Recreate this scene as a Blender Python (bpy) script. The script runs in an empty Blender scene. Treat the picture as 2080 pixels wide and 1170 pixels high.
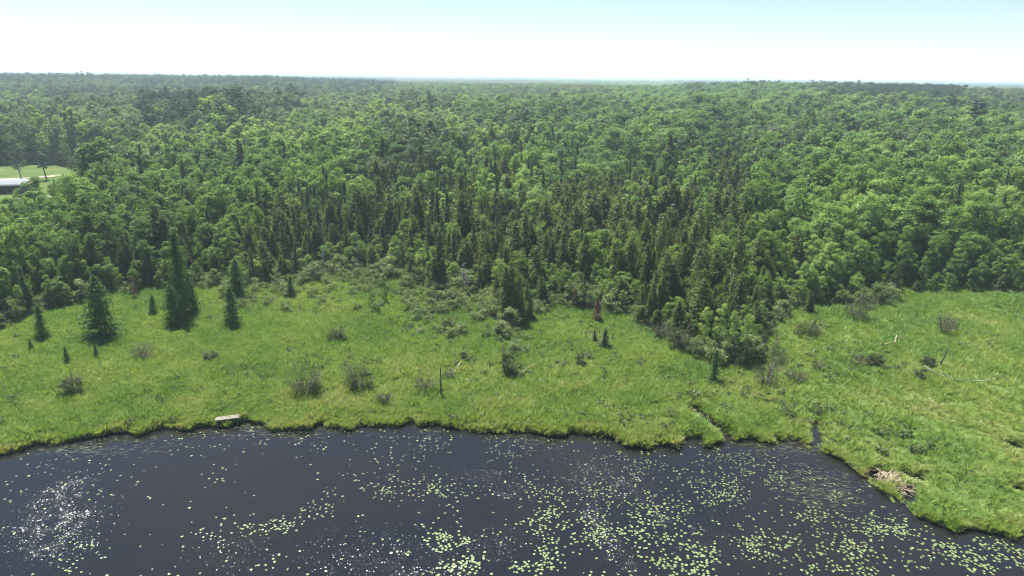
import bpy, math
import numpy as np
from mathutils import Matrix, Vector

# ------------------------------------------------------------------ camera, sky, sun, exposure
C = bpy.context.scene.collection
scene = bpy.context.scene
CAM_H, PITCH, ROLL, LENS = 35.0, math.radians(17.25), math.radians(0.58), 24.0
cam_data = bpy.data.cameras.new("camera"); cam = bpy.data.objects.new("camera", cam_data); C.objects.link(cam)
cam_data.sensor_width = 36.0; cam_data.lens = LENS; cam_data.clip_start = 0.5; cam_data.clip_end = 60000
CAMROT = (Matrix.Rotation(math.pi/2 - PITCH, 3, 'X') @ Matrix.Rotation(ROLL, 3, 'Z'))
cam.matrix_world = Matrix.Translation((0, 0, CAM_H)) @ CAMROT.to_4x4()
scene.camera = cam

SUN_EL, SUN_AZ = math.radians(63), math.radians(-28)          # azimuth measured from +Y (away from the camera) towards +X
world = bpy.data.worlds.new("World"); scene.world = world; world.use_nodes = True
wn = world.node_tree; wn.nodes.clear()
sky = wn.nodes.new("ShaderNodeTexSky"); sky.sky_type = 'NISHITA'; sky.sun_disc = False
sky.sun_elevation = SUN_EL; sky.sun_rotation = SUN_AZ; sky.altitude = 350; sky.air_density = 1.0; sky.dust_density = 0.1; sky.ozone_density = 1.7
bg = wn.nodes.new("ShaderNodeBackground"); bg.inputs[1].default_value = 0.05
wo = wn.nodes.new("ShaderNodeOutputWorld")
wn.links.new(sky.outputs[0], bg.inputs[0]); wn.links.new(bg.outputs[0], wo.inputs[0])
sun_d = bpy.data.lights.new("sun", 'SUN'); sun_d.energy = 5.0; sun_d.angle = math.radians(0.53); sun_d.color = (1.0, 0.96, 0.89)
sun = bpy.data.objects.new("sun", sun_d); C.objects.link(sun)
sv = Vector((math.sin(SUN_AZ)*math.cos(SUN_EL), math.cos(SUN_AZ)*math.cos(SUN_EL), math.sin(SUN_EL)))
sun.rotation_euler = sv.to_track_quat('Z', 'Y').to_euler(); sun.location = (0, 0, 500)
vs = scene.view_settings; vs.view_transform = 'Standard'; vs.look = 'None'; vs.exposure = 1.5; vs.gamma = 1.0; vs.use_curve_mapping = False
cy = scene.cycles
cy.max_bounces = 12; cy.diffuse_bounces = 6; cy.glossy_bounces = 2; cy.transmission_bounces = 8; cy.volume_bounces = 1; cy.transparent_max_bounces = 4
cy.filter_width = 1.1; cy.use_denoising = True; cy.denoiser = 'OPENIMAGEDENOISE'; cy.denoising_input_passes = 'RGB_ALBEDO_NORMAL'; cy.caustics_reflective = False; cy.caustics_refractive = False

# ------------------------------------------------------------------ measuring: photo pixels (2080 x 1170) <-> world
F = LENS/36*2080
RM = np.array(CAMROT)
def project(P):
    q = (np.asarray(P, float) - np.array([0, 0, CAM_H])) @ RM
    return 1040 + F*q[..., 0]/-q[..., 2], 585 - F*q[..., 1]/-q[..., 2]
def at(px, py, z=0.35):
    d = RM @ np.array([(px-1040)/F, (585-py)/F, -1.0])
    t = (z - CAM_H)/d[2]
    return np.array([d[0]*t, d[1]*t, z])
def height_for(p, py_top):
    lo, hi = 0.0, 60.0
    for _ in range(40):
        m = (lo+hi)/2
        if project(p + np.array([0, 0, m]))[1] > py_top: lo = m
        else: hi = m
    return lo

# ------------------------------------------------------------------ value noise
def vnoise(x, y, seed=0):
    x = np.asarray(x, float); y = np.asarray(y, float)
    ix = np.floor(x).astype(np.int64); iy = np.floor(y).astype(np.int64)
    fx = x-ix; fy = y-iy; fx = fx*fx*(3-2*fx); fy = fy*fy*(3-2*fy)
    def h(a, b):
        n = (a*374761393 + b*668265263 + seed*1442695041) & 0xffffffff
        n = ((n ^ (n >> 13))*1274126177) & 0xffffffff
        return ((n ^ (n >> 16)) & 0xffff)/65535.0
    return (h(ix, iy)*(1-fx)+h(ix+1, iy)*fx)*(1-fy) + (h(ix, iy+1)*(1-fx)+h(ix+1, iy+1)*fx)*fy
def fbm(x, y, seed=0, o=3):
    s = 0; a = 0.5; t = 0
    for k in range(o):
        s = s + a*vnoise(x*2**k, y*2**k, seed+k*17); t += a; a *= 0.5
    return s/t
def sstep(a, b, x):
    t = np.clip((np.asarray(x, float)-a)/(b-a), 0, 1); return t*t*(3-2*t)

# ------------------------------------------------------------------ the lie of the land
SHORE_PX = [(-700, 985), (-300, 950), (0, 925), (60, 910), (130, 902), (200, 885), (290, 880), (330, 875), (400, 868), (440, 860), (475, 859), (500, 853), (520, 855), (560, 866), (640, 862), (700, 868), (780, 862),
            (870, 863), (900, 868), (950, 880), (1000, 876), (1060, 880), (1130, 887), (1170, 879), (1210, 880), (1250, 893), (1300, 905), (1350, 913), (1378, 905), (1405, 889), (1440, 900), (1470, 890),
            (1540, 893), (1600, 890), (1650, 897), (1664, 905), (1692, 925), (1706, 942), (1725, 947), (1750, 968), (1780, 985), (1806, 1005), (1826, 1030), (1862, 1045), (1905, 1065), (1955, 1080),
            (2000, 1082), (2050, 1088), (2080, 1080), (2250, 1110), (2500, 1160)]
SH = np.array([at(a, b, 0.1) for a, b in SHORE_PX]); SH = SH[np.argsort(SH[:, 0])]
def shore_y(x): return np.interp(x, SH[:, 0], SH[:, 1])
EDGE_PX = [(-300, 700), (0, 668), (60, 645), (120, 628), (180, 612), (260, 598), (330, 588), (420, 584), (500, 588), (560, 582), (640, 564), (690, 556), (725, 552), (765, 552), (830, 570), (890, 596), (960, 606), (1010, 640),
           (1050, 655), (1085, 640), (1120, 622), (1200, 628), (1265, 640), (1300, 660), (1335, 690), (1380, 712), (1430, 728), (1500, 738), (1530, 715), (1555, 655), (1580, 630), (1640, 622), (1720, 628), (1800, 604), (1900, 598), (2000, 602), (2080, 600), (2400, 600)]
ED = np.array([at(a, b) for a, b in EDGE_PX]); ED = ED[np.argsort(ED[:, 0])]
def edge_y(x): return np.interp(x, ED[:, 0], ED[:, 1])
UG = np.array([-1.2, -0.75, -0.4, -0.1, 0.15, 0.4, 0.75, 1.2])
DG = np.array([0, 120, 200, 300, 450, 600, 750, 900, 1200, 1600, 2500, 5000, 9000, 30000.])
ZG = np.array([[0, 0, 1, 2, 4, 6, 9, 12, 14, 10, 5, 8, 14, 14], [0, 0, 1, 2, 4, 6, 9, 12, 14, 10, 5, 8, 14, 14], [0, 0, 1, 2.5, 4.5, 6, 9, 12, 13, 8, 4, 6, 12, 12], [0, 0, 1.2, 3, 5, 7, 8.5, 8.5, 6, 4, 4, 6, 10, 10],
               [0, 0, 1.5, 4, 7, 9.5, 11, 9, 5, 4, 4, 6, 9, 9], [0, 0, 2, 5, 9, 13, 15, 12, 7, 5, 4, 6, 9, 9], [0, 0, 2, 5, 8, 11, 11, 9, 6, 5, 4, 6, 9, 9], [0, 0, 2, 5, 8, 11, 11, 9, 6, 5, 4, 6, 9, 9]], float)
CHANNELS = [[(1405, 832), (1420, 842), (1430, 856), (1450, 868), (1466, 882), (1475, 893)], [(1662, 862), (1655, 876), (1658, 888), (1662, 905)],
            [(1770, 968), (1790, 972), (1812, 978)], [(1850, 1000), (1842, 1015), (1853, 1022)]]
CH = []
for pl in CHANNELS:
    w = np.array([at(a, b, 0)[:2] for a, b in pl]); CH.append(w)
POOLS = [(1790, 972, 0.8), (1866, 978, 0.45), (1952, 984, 0.35), (2070, 1000, 0.4), (1842, 1012, 0.45), (2062, 910, 0.5), (1838, 966, 0.4)]
PL = [(at(a, b, 0)[:2], r) for a, b, r in POOLS]
def seg_dist(x, y, w):
    d = np.full(np.shape(x), 1e9)
    for a, b in zip(w[:-1], w[1:]):
        v = b-a; t = np.clip(((x-a[0])*v[0]+(y-a[1])*v[1])/(v@v), 0, 1)
        d = np.minimum(d, np.hypot(x-a[0]-t*v[0], y-a[1]-t*v[1]))
    return d
def ground_z(x, y):
    x = np.asarray(x, float); y = np.asarray(y, float)
    d = np.hypot(x, y); u = np.clip(x/np.maximum(y, 20.0), -1.2, 1.2)
    iu = np.clip(np.searchsorted(UG, u)-1, 0, len(UG)-2); fu = (u-UG[iu])/(UG[iu+1]-UG[iu]); fu = fu*fu*(3-2*fu)
    idd = np.clip(np.searchsorted(DG, d)-1, 0, len(DG)-2); fd = np.clip((d-DG[idd])/(DG[idd+1]-DG[idd]), 0, 1)
    far = (ZG[iu, idd]*(1-fd)+ZG[iu, idd+1]*fd)*(1-fu) + (ZG[iu+1, idd]*(1-fd)+ZG[iu+1, idd+1]*fd)*fu
    far = far + (fbm(x/90, y/90, 5)-0.5)*5*sstep(160, 500, d) + (fbm(x/900, y/900, 9)-0.5)*14*sstep(2500, 6000, d)
    s = y - shore_y(x) + (fbm(x/1.5, y/1.5, 21)-0.5)*3.2 + (vnoise(x/5, y/5, 33)-0.5)*1.2
    s = np.where(y < -60, (-60-y)*0.3-30, s)
    near = np.clip(s*0.55, -1.6, 0.16) + np.where(s > 0, 1, 0)*(0.08 + 0.28*fbm(x/2.1, y/2.1, 3)*sstep(0, 2.0, s))
    for w in CH:
        near = np.minimum(near, -0.45 + 1.2*np.maximum(seg_dist(x, y, w)-0.30, 0))
    for c, r in PL:
        near = np.minimum(near, -0.4 + 1.1*np.maximum(np.hypot(x-c[0], y-c[1])-r, 0))
    return near + np.where(y > 60, far, 0)
SHED = at(-40, 398, 1.6)
CLEAR_PX = [(-500, 352), (0, 340), (70, 338), (132, 343), (250, 352), (285, 366), (285, 396), (240, 410), (190, 424), (140, 446), (100, 460), (62, 476), (38, 528), (-100, 545), (-500, 555)]
CW = np.array([at(a, b, 1.3)[:2] for a, b in CLEAR_PX])
def inside(x, y, W):
    x = np.asarray(x, float); y = np.asarray(y, float); r = np.zeros(x.shape, bool); n = len(W)
    for i in range(n):
        x1, y1 = W[i]; x2, y2 = W[(i+1) % n]
        if y1 == y2: continue
        c = ((y1 > y) != (y2 > y)) & (x < (x2-x1)*(y-y1)/(y2-y1)+x1); r ^= c
    return r

# ------------------------------------------------------------------ mesh builder and tags
class MB:
    def __init__(s): s.V = []; s.F = []; s.M = []; s.A = []; s.n = 0
    def faces(s, P, v=0.5, m=0):
        P = np.asarray(P, float); k, c = P.shape[0], P.shape[1]
        s.V.append(P.reshape(-1, 3)); s.F.append((s.n + np.arange(k*c)).reshape(k, c)); s.n += k*c
        s.M.append(np.full(k, m)); s.A.append(np.broadcast_to(np.asarray(v, float), (k,)))
    def indexed(s, V, Fs, v=0.5, m=0):
        V = np.asarray(V, float); Fs = np.asarray(Fs); s.V.append(V); s.F.append(Fs+s.n); s.n += len(V)
        s.M.append(np.full(len(Fs), m)); s.A.append(np.broadcast_to(np.asarray(v, float), (len(Fs),)))
    def tube(s, pts, rad, sides=5, m=0, v=0.5):
        pts = np.asarray(pts, float); k = len(pts); rad = np.broadcast_to(np.asarray(rad, float), (k,))
        t = np.gradient(pts, axis=0); t /= np.linalg.norm(t, axis=1)[:, None]+1e-9
        ref = np.where(np.abs(t[:, 2:3]) > 0.9, np.array([[1., 0, 0]]), np.array([[0, 0, 1.]]))
        a = np.cross(t, ref); a /= np.linalg.norm(a, axis=1)[:, None]+1e-9; b = np.cross(t, a)
        an = np.arange(sides)*2*np.pi/sides
        V = pts[:, None] + rad[:, None, None]*(a[:, None]*np.cos(an)[None, :, None] + b[:, None]*np.sin(an)[None, :, None])
        i, j = np.meshgrid(np.arange(k-1), np.arange(sides), indexing='ij'); jn = (j+1) % sides
        s.indexed(V.reshape(-1, 3), np.stack([i*sides+j, i*sides+jn, (i+1)*sides+jn, (i+1)*sides+j], -1).reshape(-1, 4), v, m)
        if sides >= 4:
            for r in (0, k-1):
                c = r*sides
                for q in range(1, sides-1):
                    s.indexed(V.reshape(-1, 3)[[c, c+q, c+q+1]], [[0, 1, 2]], v, m)
    def box(s, c, h, R=None, m=0, v=0.5):
        g = np.array([[x, y, z] for x in (-1, 1) for y in (-1, 1) for z in (-1, 1)], float)*np.asarray(h)/2
        if R is not None: g = g @ np.asarray(R).T
        s.indexed(g+np.asarray(c), [[0, 1, 3, 2], [4, 6, 7, 5], [0, 4, 5, 1], [2, 3, 7, 6], [0, 2, 6, 4], [1, 5, 7, 3]], v, m)
    def mesh(s, name, mats):
        me = bpy.data.meshes.new(name)
        V = np.concatenate(s.V); me.vertices.add(len(V)); me.vertices.foreach_set("co", V.astype(np.float32).ravel())
        tot = np.concatenate([np.full(len(f), f.shape[1]) for f in s.F]); idx = np.concatenate([f.ravel() for f in s.F])
        me.loops.add(len(idx)); me.loops.foreach_set("vertex_index", idx.astype(np.int32))
        me.polygons.add(len(tot)); st = np.concatenate([[0], np.cumsum(tot)[:-1]])
        me.polygons.foreach_set("loop_start", st.astype(np.int32)); me.polygons.foreach_set("loop_total", tot.astype(np.int32))
        me.polygons.foreach_set("material_index", np.concatenate(s.M).astype(np.int32))
        at_ = me.attributes.new("v", 'FLOAT', 'FACE'); at_.data.foreach_set("value", np.concatenate(s.A).astype(np.float32))
        for m in mats: me.materials.append(m)
        me.update(calc_edges=True); return me
    def merged(a, b, mb):
        r = MB()
        n = 0
        for src, off in ((a, 0), (b, mb)):
            r.V += src.V; r.F += [f+n for f in src.F]; r.M += [m_+off for m_ in src.M]; r.A += src.A; n += src.n
        r.n = n; return r
def link(name, data, parent=None, loc=None, rz=None, scale=None):
    o = bpy.data.objects.new(name, data); C.objects.link(o)
    if parent is not None: o.parent = parent
    if loc is not None: o.location = [float(q) for q in loc]
    if rz is not None: o.rotation_euler = (0, 0, float(rz))
    if scale is not None: o.scale = (scale if np.ndim(scale) else (scale,)*3)
    return o
def tag(o, label=None, cat=None, group=None, kind=None):
    if label: o["label"] = label
    if cat: o["category"] = cat
    if group: o["group"] = group
    if kind: o["kind"] = kind
    return o
def unit(a): return a/(np.linalg.norm(a, axis=-1, keepdims=True)+1e-9)
def blades(mb, c, nrm, tan, L, W, v, m=0):
    """leaf-shaped (kite) faces: centre c, normal nrm, long axis near tan"""
    nrm = unit(nrm); t = unit(tan - nrm*np.sum(tan*nrm, -1, keepdims=True)); b = np.cross(nrm, t)
    L = np.broadcast_to(L, (len(c),))[:, None]; W = np.broadcast_to(W, (len(c),))[:, None]
    mb.faces(np.stack([c-t*L*.5, c+b*W*.5-t*L*.05, c+t*L*.5, c-b*W*.5-t*L*.05], 1), v, m)

# ------------------------------------------------------------------ materials
def nodes(name):
    m = bpy.data.materials.new(name); m.use_nodes = True; n = m.node_tree; n.nodes.clear(); return m, n
def new(n, t, **kw):
    x = n.nodes.new(t)
    for k, v in kw.items(): setattr(x, k, v)
    return x
def ramp(n, fac, stops):
    r = new(n, "ShaderNodeValToRGB"); e = r.color_ramp.elements
    while len(e) < len(stops): e.new(0.5)
    for el, (p, c) in zip(e, stops): el.position = p; el.color = (*c, 1)
    n.links.new(fac, r.inputs[0]); return r.outputs[0]
def math_(n, op, a, b=None):
    x = new(n, "ShaderNodeMath", operation=op)
    for i, q in enumerate((a, b)):
        if q is None: continue
        if isinstance(q, (int, float)): x.inputs[i].default_value = q
        else: n.links.new(q, x.inputs[i])
    return x.outputs[0]
def leaf_mat(name, cols, trans=0.42, gloss=0.012, kv=0.4):
    m, n = nodes(name)
    t = new(n, "ShaderNodeAttribute", attribute_type='INSTANCER', attribute_name="tint"); v = new(n, "ShaderNodeAttribute", attribute_name="v")
    f = math_(n, 'ADD', math_(n, 'MULTIPLY', t.outputs['Fac'], 1-kv), math_(n, 'MULTIPLY', v.outputs['Fac'], kv))
    col = ramp(n, f, [(i/(len(cols)-1), c) for i, c in enumerate(cols)])
    d = new(n, "ShaderNodeBsdfDiffuse"); tr = new(n, "ShaderNodeBsdfTranslucent"); g = new(n, "ShaderNodeBsdfGlossy"); g.inputs['Roughness'].default_value = 0.42
    mx = new(n, "ShaderNodeMixShader"); mx.inputs[0].default_value = trans; mg = new(n, "ShaderNodeMixShader"); mg.inputs[0].default_value = gloss
    o = new(n, "ShaderNodeOutputMaterial"); L = n.links.new
    tc = new(n, "ShaderNodeMix", data_type='RGBA', blend_type='MULTIPLY'); tc.inputs[0].default_value = 1; tc.inputs[7].default_value = (1.42, 1.35, 0.8, 1); L(col, tc.inputs[6])
    L(col, d.inputs[0]); L(tc.outputs[2], tr.inputs[0]); L(d.outputs[0], mx.inputs[1]); L(tr.outputs[0], mx.inputs[2]); L(mx.outputs[0], mg.inputs[1]); L(g.outputs[0], mg.inputs[2]); L(mg.outputs[0], o.inputs[0])
    return m
def plain_mat(name, c1, c2, scale=6.0, rough=0.85, bump=0.3, metal=0.0, stretch=(1, 1, 1)):
    m, n = nodes(name); L = n.links.new
    tc = new(n, "ShaderNodeTexCoord"); mp = new(n, "ShaderNodeMapping"); mp.inputs['Scale'].default_value = stretch
    nz = new(n, "ShaderNodeTexNoise"); nz.inputs['Scale'].default_value = scale; nz.inputs['Detail'].default_value = 5
    L(tc.outputs['Object'], mp.inputs[0]); L(mp.outputs[0], nz.inputs['Vector'])
    col = ramp(n, nz.outputs['Fac'], [(0.3, c1), (0.7, c2)])
    b = new(n, "ShaderNodeBsdfPrincipled"); b.inputs['Roughness'].default_value = rough; b.inputs['Metallic'].default_value = metal; b.inputs['Specular IOR Level'].default_value = 0.25
    bp = new(n, "ShaderNodeBump"); bp.inputs['Strength'].default_value = bump; L(nz.outputs['Fac'], bp.inputs['Height']); L(bp.outputs[0], b.inputs['Normal'])
    o = new(n, "ShaderNodeOutputMaterial"); L(col, b.inputs['Base Color']); L(b.outputs[0], o.inputs[0]); return m
M = {}
M['aspen'] = leaf_mat("aspen_leaves", [(0.062, 0.13, 0.03), (0.15, 0.262, 0.058), (0.31, 0.41, 0.13)])
M['birch'] = leaf_mat("birch_leaves", [(0.062, 0.125, 0.022), (0.12, 0.205, 0.036), (0.195, 0.285, 0.06)])
M['poplar'] = leaf_mat("poplar_leaves", [(0.062, 0.1, 0.048), (0.104, 0.156, 0.074), (0.165, 0.225, 0.108)])
M['maple'] = leaf_mat("maple_leaves", [(0.05, 0.108, 0.034), (0.104, 0.196, 0.058), (0.2, 0.305, 0.1)])
M['cedar'] = leaf_mat("cedar_sprays", [(0.056, 0.088, 0.026), (0.104, 0.146, 0.042), (0.165, 0.196, 0.066)], trans=0.38, gloss=0.012)
M['spruce'] = leaf_mat("spruce_needles", [(0.046, 0.08, 0.03), (0.07, 0.114, 0.042), (0.105, 0.154, 0.054)], trans=0.2, gloss=0.012)
M['tamarack'] = leaf_mat("tamarack_needles", [(0.046, 0.1, 0.03), (0.075, 0.15, 0.04), (0.115, 0.205, 0.058)], trans=0.3, gloss=0.012)
M['pine'] = leaf_mat("pine_needles", [(0.024, 0.056, 0.03), (0.04, 0.08, 0.04), (0.064, 0.112, 0.054)], trans=0.25, gloss=0.012)
M['darkpine'] = leaf_mat('white_pine_needles', [(0.012, 0.028, 0.018), (0.020, 0.040, 0.024), (0.030, 0.055, 0.030)], trans=0.15, gloss=0.01)
M['willow'] = leaf_mat("willow_leaves", [(0.09, 0.14, 0.05), (0.145, 0.205, 0.074), (0.225, 0.275, 0.12)])
M['bushleaf'] = leaf_mat('bush_leaves', [(0.048, 0.078, 0.026), (0.082, 0.122, 0.04), (0.13, 0.175, 0.064)])
M['rust'] = leaf_mat("dead_needles", [(0.10, 0.045, 0.022), (0.15, 0.075, 0.04), (0.20, 0.12, 0.07)], trans=0.15)
M['grass'] = leaf_mat("sedge_blades", [(0.072, 0.155, 0.042), (0.142, 0.25, 0.054), (0.215, 0.312, 0.068), (0.275, 0.312, 0.11), (0.35, 0.29, 0.16)], trans=0.35, gloss=0.012, kv=0.42)
M['floating'] = leaf_mat("floating_leaf", [(0.10, 0.12, 0.06), (0.16, 0.17, 0.09), (0.22, 0.20, 0.11)], trans=0.0, gloss=0.05)
M['bark'] = plain_mat("bark", (0.035, 0.030, 0.026), (0.080, 0.070, 0.058), 8)
M['palebark'] = plain_mat("pale_bark", (0.12, 0.12, 0.10), (0.32, 0.31, 0.27), 5, stretch=(1, 1, 0.4))
M['greywood'] = plain_mat("weathered_wood", (0.16, 0.15, 0.14), (0.34, 0.32, 0.29), 9, stretch=(1, 1, 0.3))
M['twig'] = plain_mat("grey_twigs", (0.105, 0.095, 0.065), (0.22, 0.20, 0.145), 9)
M['darkwood'] = plain_mat("dark_dead_wood", (0.03, 0.028, 0.026), (0.075, 0.068, 0.060), 9)
M['drift'] = plain_mat("bleached_driftwood", (0.24, 0.195, 0.13), (0.43, 0.365, 0.26), 7, stretch=(1, 1, 0.3))
M['plank'] = plain_mat("weathered_plank", (0.19, 0.16, 0.14), (0.35, 0.31, 0.27), 9, stretch=(0.3, 3, 3))
M['roof'] = plain_mat("metal_roof", (0.17, 0.185, 0.205), (0.24, 0.255, 0.28), 2, rough=0.45, bump=0.05)
M['shedwall'] = plain_mat("shed_boards", (0.10, 0.09, 0.085), (0.18, 0.165, 0.15), 4)
M['dark'] = plain_mat("dark_stack", (0.02, 0.02, 0.022), (0.06, 0.055, 0.05), 4)
M['white'] = plain_mat("white_paint", (0.45, 0.45, 0.44), (0.6, 0.6, 0.58), 4, rough=0.5, bump=0.05)
M['gravel'] = plain_mat("gravel", (0.20, 0.175, 0.135), (0.30, 0.265, 0.21), 1.2)

def ground_mat():
    m, n = nodes("marsh_soil"); L = n.links.new
    geo = new(n, "ShaderNodeNewGeometry")
    def nz(scale, detail=5):
        x = new(n, "ShaderNodeTexNoise"); x.inputs['Scale'].default_value = scale; x.inputs['Detail'].default_value = detail; L(geo.outputs['Position'], x.inputs['Vector']); return x.outputs['Fac']
    n1, n2 = nz(0.12), nz(1.7)
    marsh = ramp(n, math_(n, 'ADD', math_(n, 'MULTIPLY', n1, 0.5), math_(n, 'MULTIPLY', n2, 0.5)), [(0.32, (0.05, 0.085, 0.02)), (0.5, (0.09, 0.14, 0.03)), (0.68, (0.15, 0.15, 0.06))])
    mud = ramp(n, n2, [(0.3, (0.022, 0.016, 0.010)), (0.7, (0.07, 0.052, 0.03))])
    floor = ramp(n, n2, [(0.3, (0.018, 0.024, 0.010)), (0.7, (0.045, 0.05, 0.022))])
    far = ramp(n, nz(0.02), [(0.35, (0.025, 0.05, 0.018)), (0.65, (0.05, 0.085, 0.028))])
    lawn = ramp(n, math_(n, 'ADD', math_(n, 'MULTIPLY', n1, 0.6), math_(n, 'MULTIPLY', nz(0.35), 0.4)), [(0.35, (0.045, 0.085, 0.018)), (0.58, (0.075, 0.11, 0.026)), (0.70, (0.13, 0.11, 0.06))])
    def mix(a, b, attr):
        x = new(n, "ShaderNodeMix", data_type='RGBA'); q = new(n, "ShaderNodeAttribute", attribute_name=attr); L(q.outputs['Fac'], x.inputs[0]); L(a, x.inputs[6]); L(b, x.inputs[7]); return x.outputs[2]
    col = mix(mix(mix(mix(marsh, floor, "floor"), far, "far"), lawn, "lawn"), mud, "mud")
    b = new(n, "ShaderNodeBsdfPrincipled"); b.inputs['Roughness'].default_value = 0.95; b.inputs['Specular IOR Level'].default_value = 0.1
    bp = new(n, "ShaderNodeBump"); bp.inputs['Strength'].default_value = 0.6; bp.inputs['Distance'].default_value = 0.3; L(n2, bp.inputs['Height']); L(bp.outputs[0], b.inputs['Normal'])
    o = new(n, "ShaderNodeOutputMaterial"); L(col, b.inputs['Base Color']); L(b.outputs[0], o.inputs[0]); return m
# wind-ruffled patches of water (photo pixel, half-width across, half-depth away, strength)
RUFFLES = [(112, 1010, 1.9, 3.6, 1.0), (120, 1062, 3.2, 3.4, 1.0), (110, 1110, 2.6, 2.4, 0.8), (1215, 955, 3.0, 2.6, .75), (1275, 985, 2.6, 2.6, .7), (1190, 980, 1.8, 2.4, .6), (1205, 1050, 1.1, 2.2, 1.0), (1225, 1082, 1.3, 1.8, 1.0),
           (1250, 1115, 0.9, 1.9, .9), (1275, 1150, 0.9, 1.6, .8), (1345, 1050, 0.8, 1.6, .6), (985, 965, 3.2, 2.0, .35), (1040, 1000, 3.2, 2.0, .35), (780, 1130, 6.5, 3.2, .40), (840, 1165, 5.0, 2.0, .55), (480, 1120, 3.5, 2.4, .22), (1010, 1110, 3.0, 2.4, .35), (1420, 1090, 3, 3, .2)]
def water_mat():
    m, n = nodes("pond_water"); L = n.links.new
    geo = new(n, "ShaderNodeNewGeometry"); sep = new(n, "ShaderNodeSeparateXYZ"); L(geo.outputs['Position'], sep.inputs[0])
    nz = new(n, "ShaderNodeTexNoise"); nz.inputs['Scale'].default_value = 0.9; nz.inputs['Detail'].default_value = 4; L(geo.outputs['Position'], nz.inputs['Vector'])
    mask = None
    for px, py, a, b, s in RUFFLES:
        c = at(px, py, 0)
        ex = math_(n, 'DIVIDE', math_(n, 'SUBTRACT', sep.outputs[0], float(c[0])), a); ey = math_(n, 'DIVIDE', math_(n, 'SUBTRACT', sep.outputs[1], float(c[1])), b)
        r2 = math_(n, 'ADD', math_(n, 'MULTIPLY', ex, ex), math_(n, 'MULTIPLY', ey, ey))
        g = math_(n, 'MULTIPLY', math_(n, 'EXPONENT', math_(n, 'MULTIPLY', r2, -1.7)), s)
        mask = g if mask is None else math_(n, 'MAXIMUM', mask, g)
    nm = new(n, "ShaderNodeMapRange"); nm.inputs[1].default_value = 0.36; nm.inputs[2].default_value = 0.62; L(nz.outputs['Fac'], nm.inputs[0])
    mask = math_(n, 'MULTIPLY', mask, nm.outputs[0])
    mp = new(n, "ShaderNodeMapping"); mp.inputs['Scale'].default_value = (15, 12, 1); L(geo.outputs['Position'], mp.inputs[0])
    vo = new(n, "ShaderNodeTexVoronoi"); vo.inputs['Scale'].default_value = 1.0; vo.voronoi_dimensions = '2D'; L(mp.outputs[0], vo.inputs['Vector'])
    wv = new(n, "ShaderNodeTexNoise"); wv.inputs['Scale'].default_value = 2.2; wv.inputs['Detail'].default_value = 3; L(geo.outputs['Position'], wv.inputs['Vector'])
    bp = new(n, "ShaderNodeBump"); bp.inputs['Strength'].default_value = 0.05; bp.inputs['Distance'].default_value = 0.12; L(wv.outputs['Fac'], bp.inputs['Height'])
    sub = new(n, "ShaderNodeVectorMath", operation='SUBTRACT'); L(vo.outputs['Color'], sub.inputs[0]); sub.inputs[1].default_value = (0.5, 0.5, 0.5)
    fl = new(n, "ShaderNodeVectorMath", operation='MULTIPLY'); L(sub.outputs[0], fl.inputs[0]); fl.inputs[1].default_value = (0.8, 0.6, 0)
    sc = new(n, "ShaderNodeVectorMath", operation='SCALE'); L(fl.outputs[0], sc.inputs[0]); vs_ = new(n, "ShaderNodeSeparateXYZ"); L(vo.outputs['Color'], vs_.inputs[0]); act = math_(n, 'LESS_THAN', vs_.outputs[2], math_(n, 'MULTIPLY', mask, 1.15)); L(act, sc.inputs['Scale'])
    ad = new(n, "ShaderNodeVectorMath", operation='ADD'); L(bp.outputs[0], ad.inputs[0]); L(sc.outputs[0], ad.inputs[1])
    no = new(n, "ShaderNodeVectorMath", operation='NORMALIZE'); L(ad.outputs[0], no.inputs[0])
    big = new(n, "ShaderNodeTexNoise"); big.inputs['Scale'].default_value = 0.05; big.inputs['Detail'].default_value = 3; L(geo.outputs['Position'], big.inputs['Vector'])
    col = ramp(n, big.outputs['Fac'], [(0.35, (0.0080, 0.0094, 0.0120)), (0.65, (0.0128, 0.0114, 0.0108))])
    b = new(n, "ShaderNodeBsdfPrincipled"); b.inputs['IOR'].default_value = 1.33; L(col, b.inputs['Base Color']); L(no.outputs[0], b.inputs['Normal'])
    L(math_(n, 'ADD', 0.07, math_(n, 'MULTIPLY', act, 0.24)), b.inputs['Roughness'])
    o = new(n, "ShaderNodeOutputMaterial"); L(b.outputs[0], o.inputs[0]); return m
M['ground'] = ground_mat(); M['water'] = water_mat()

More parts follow.
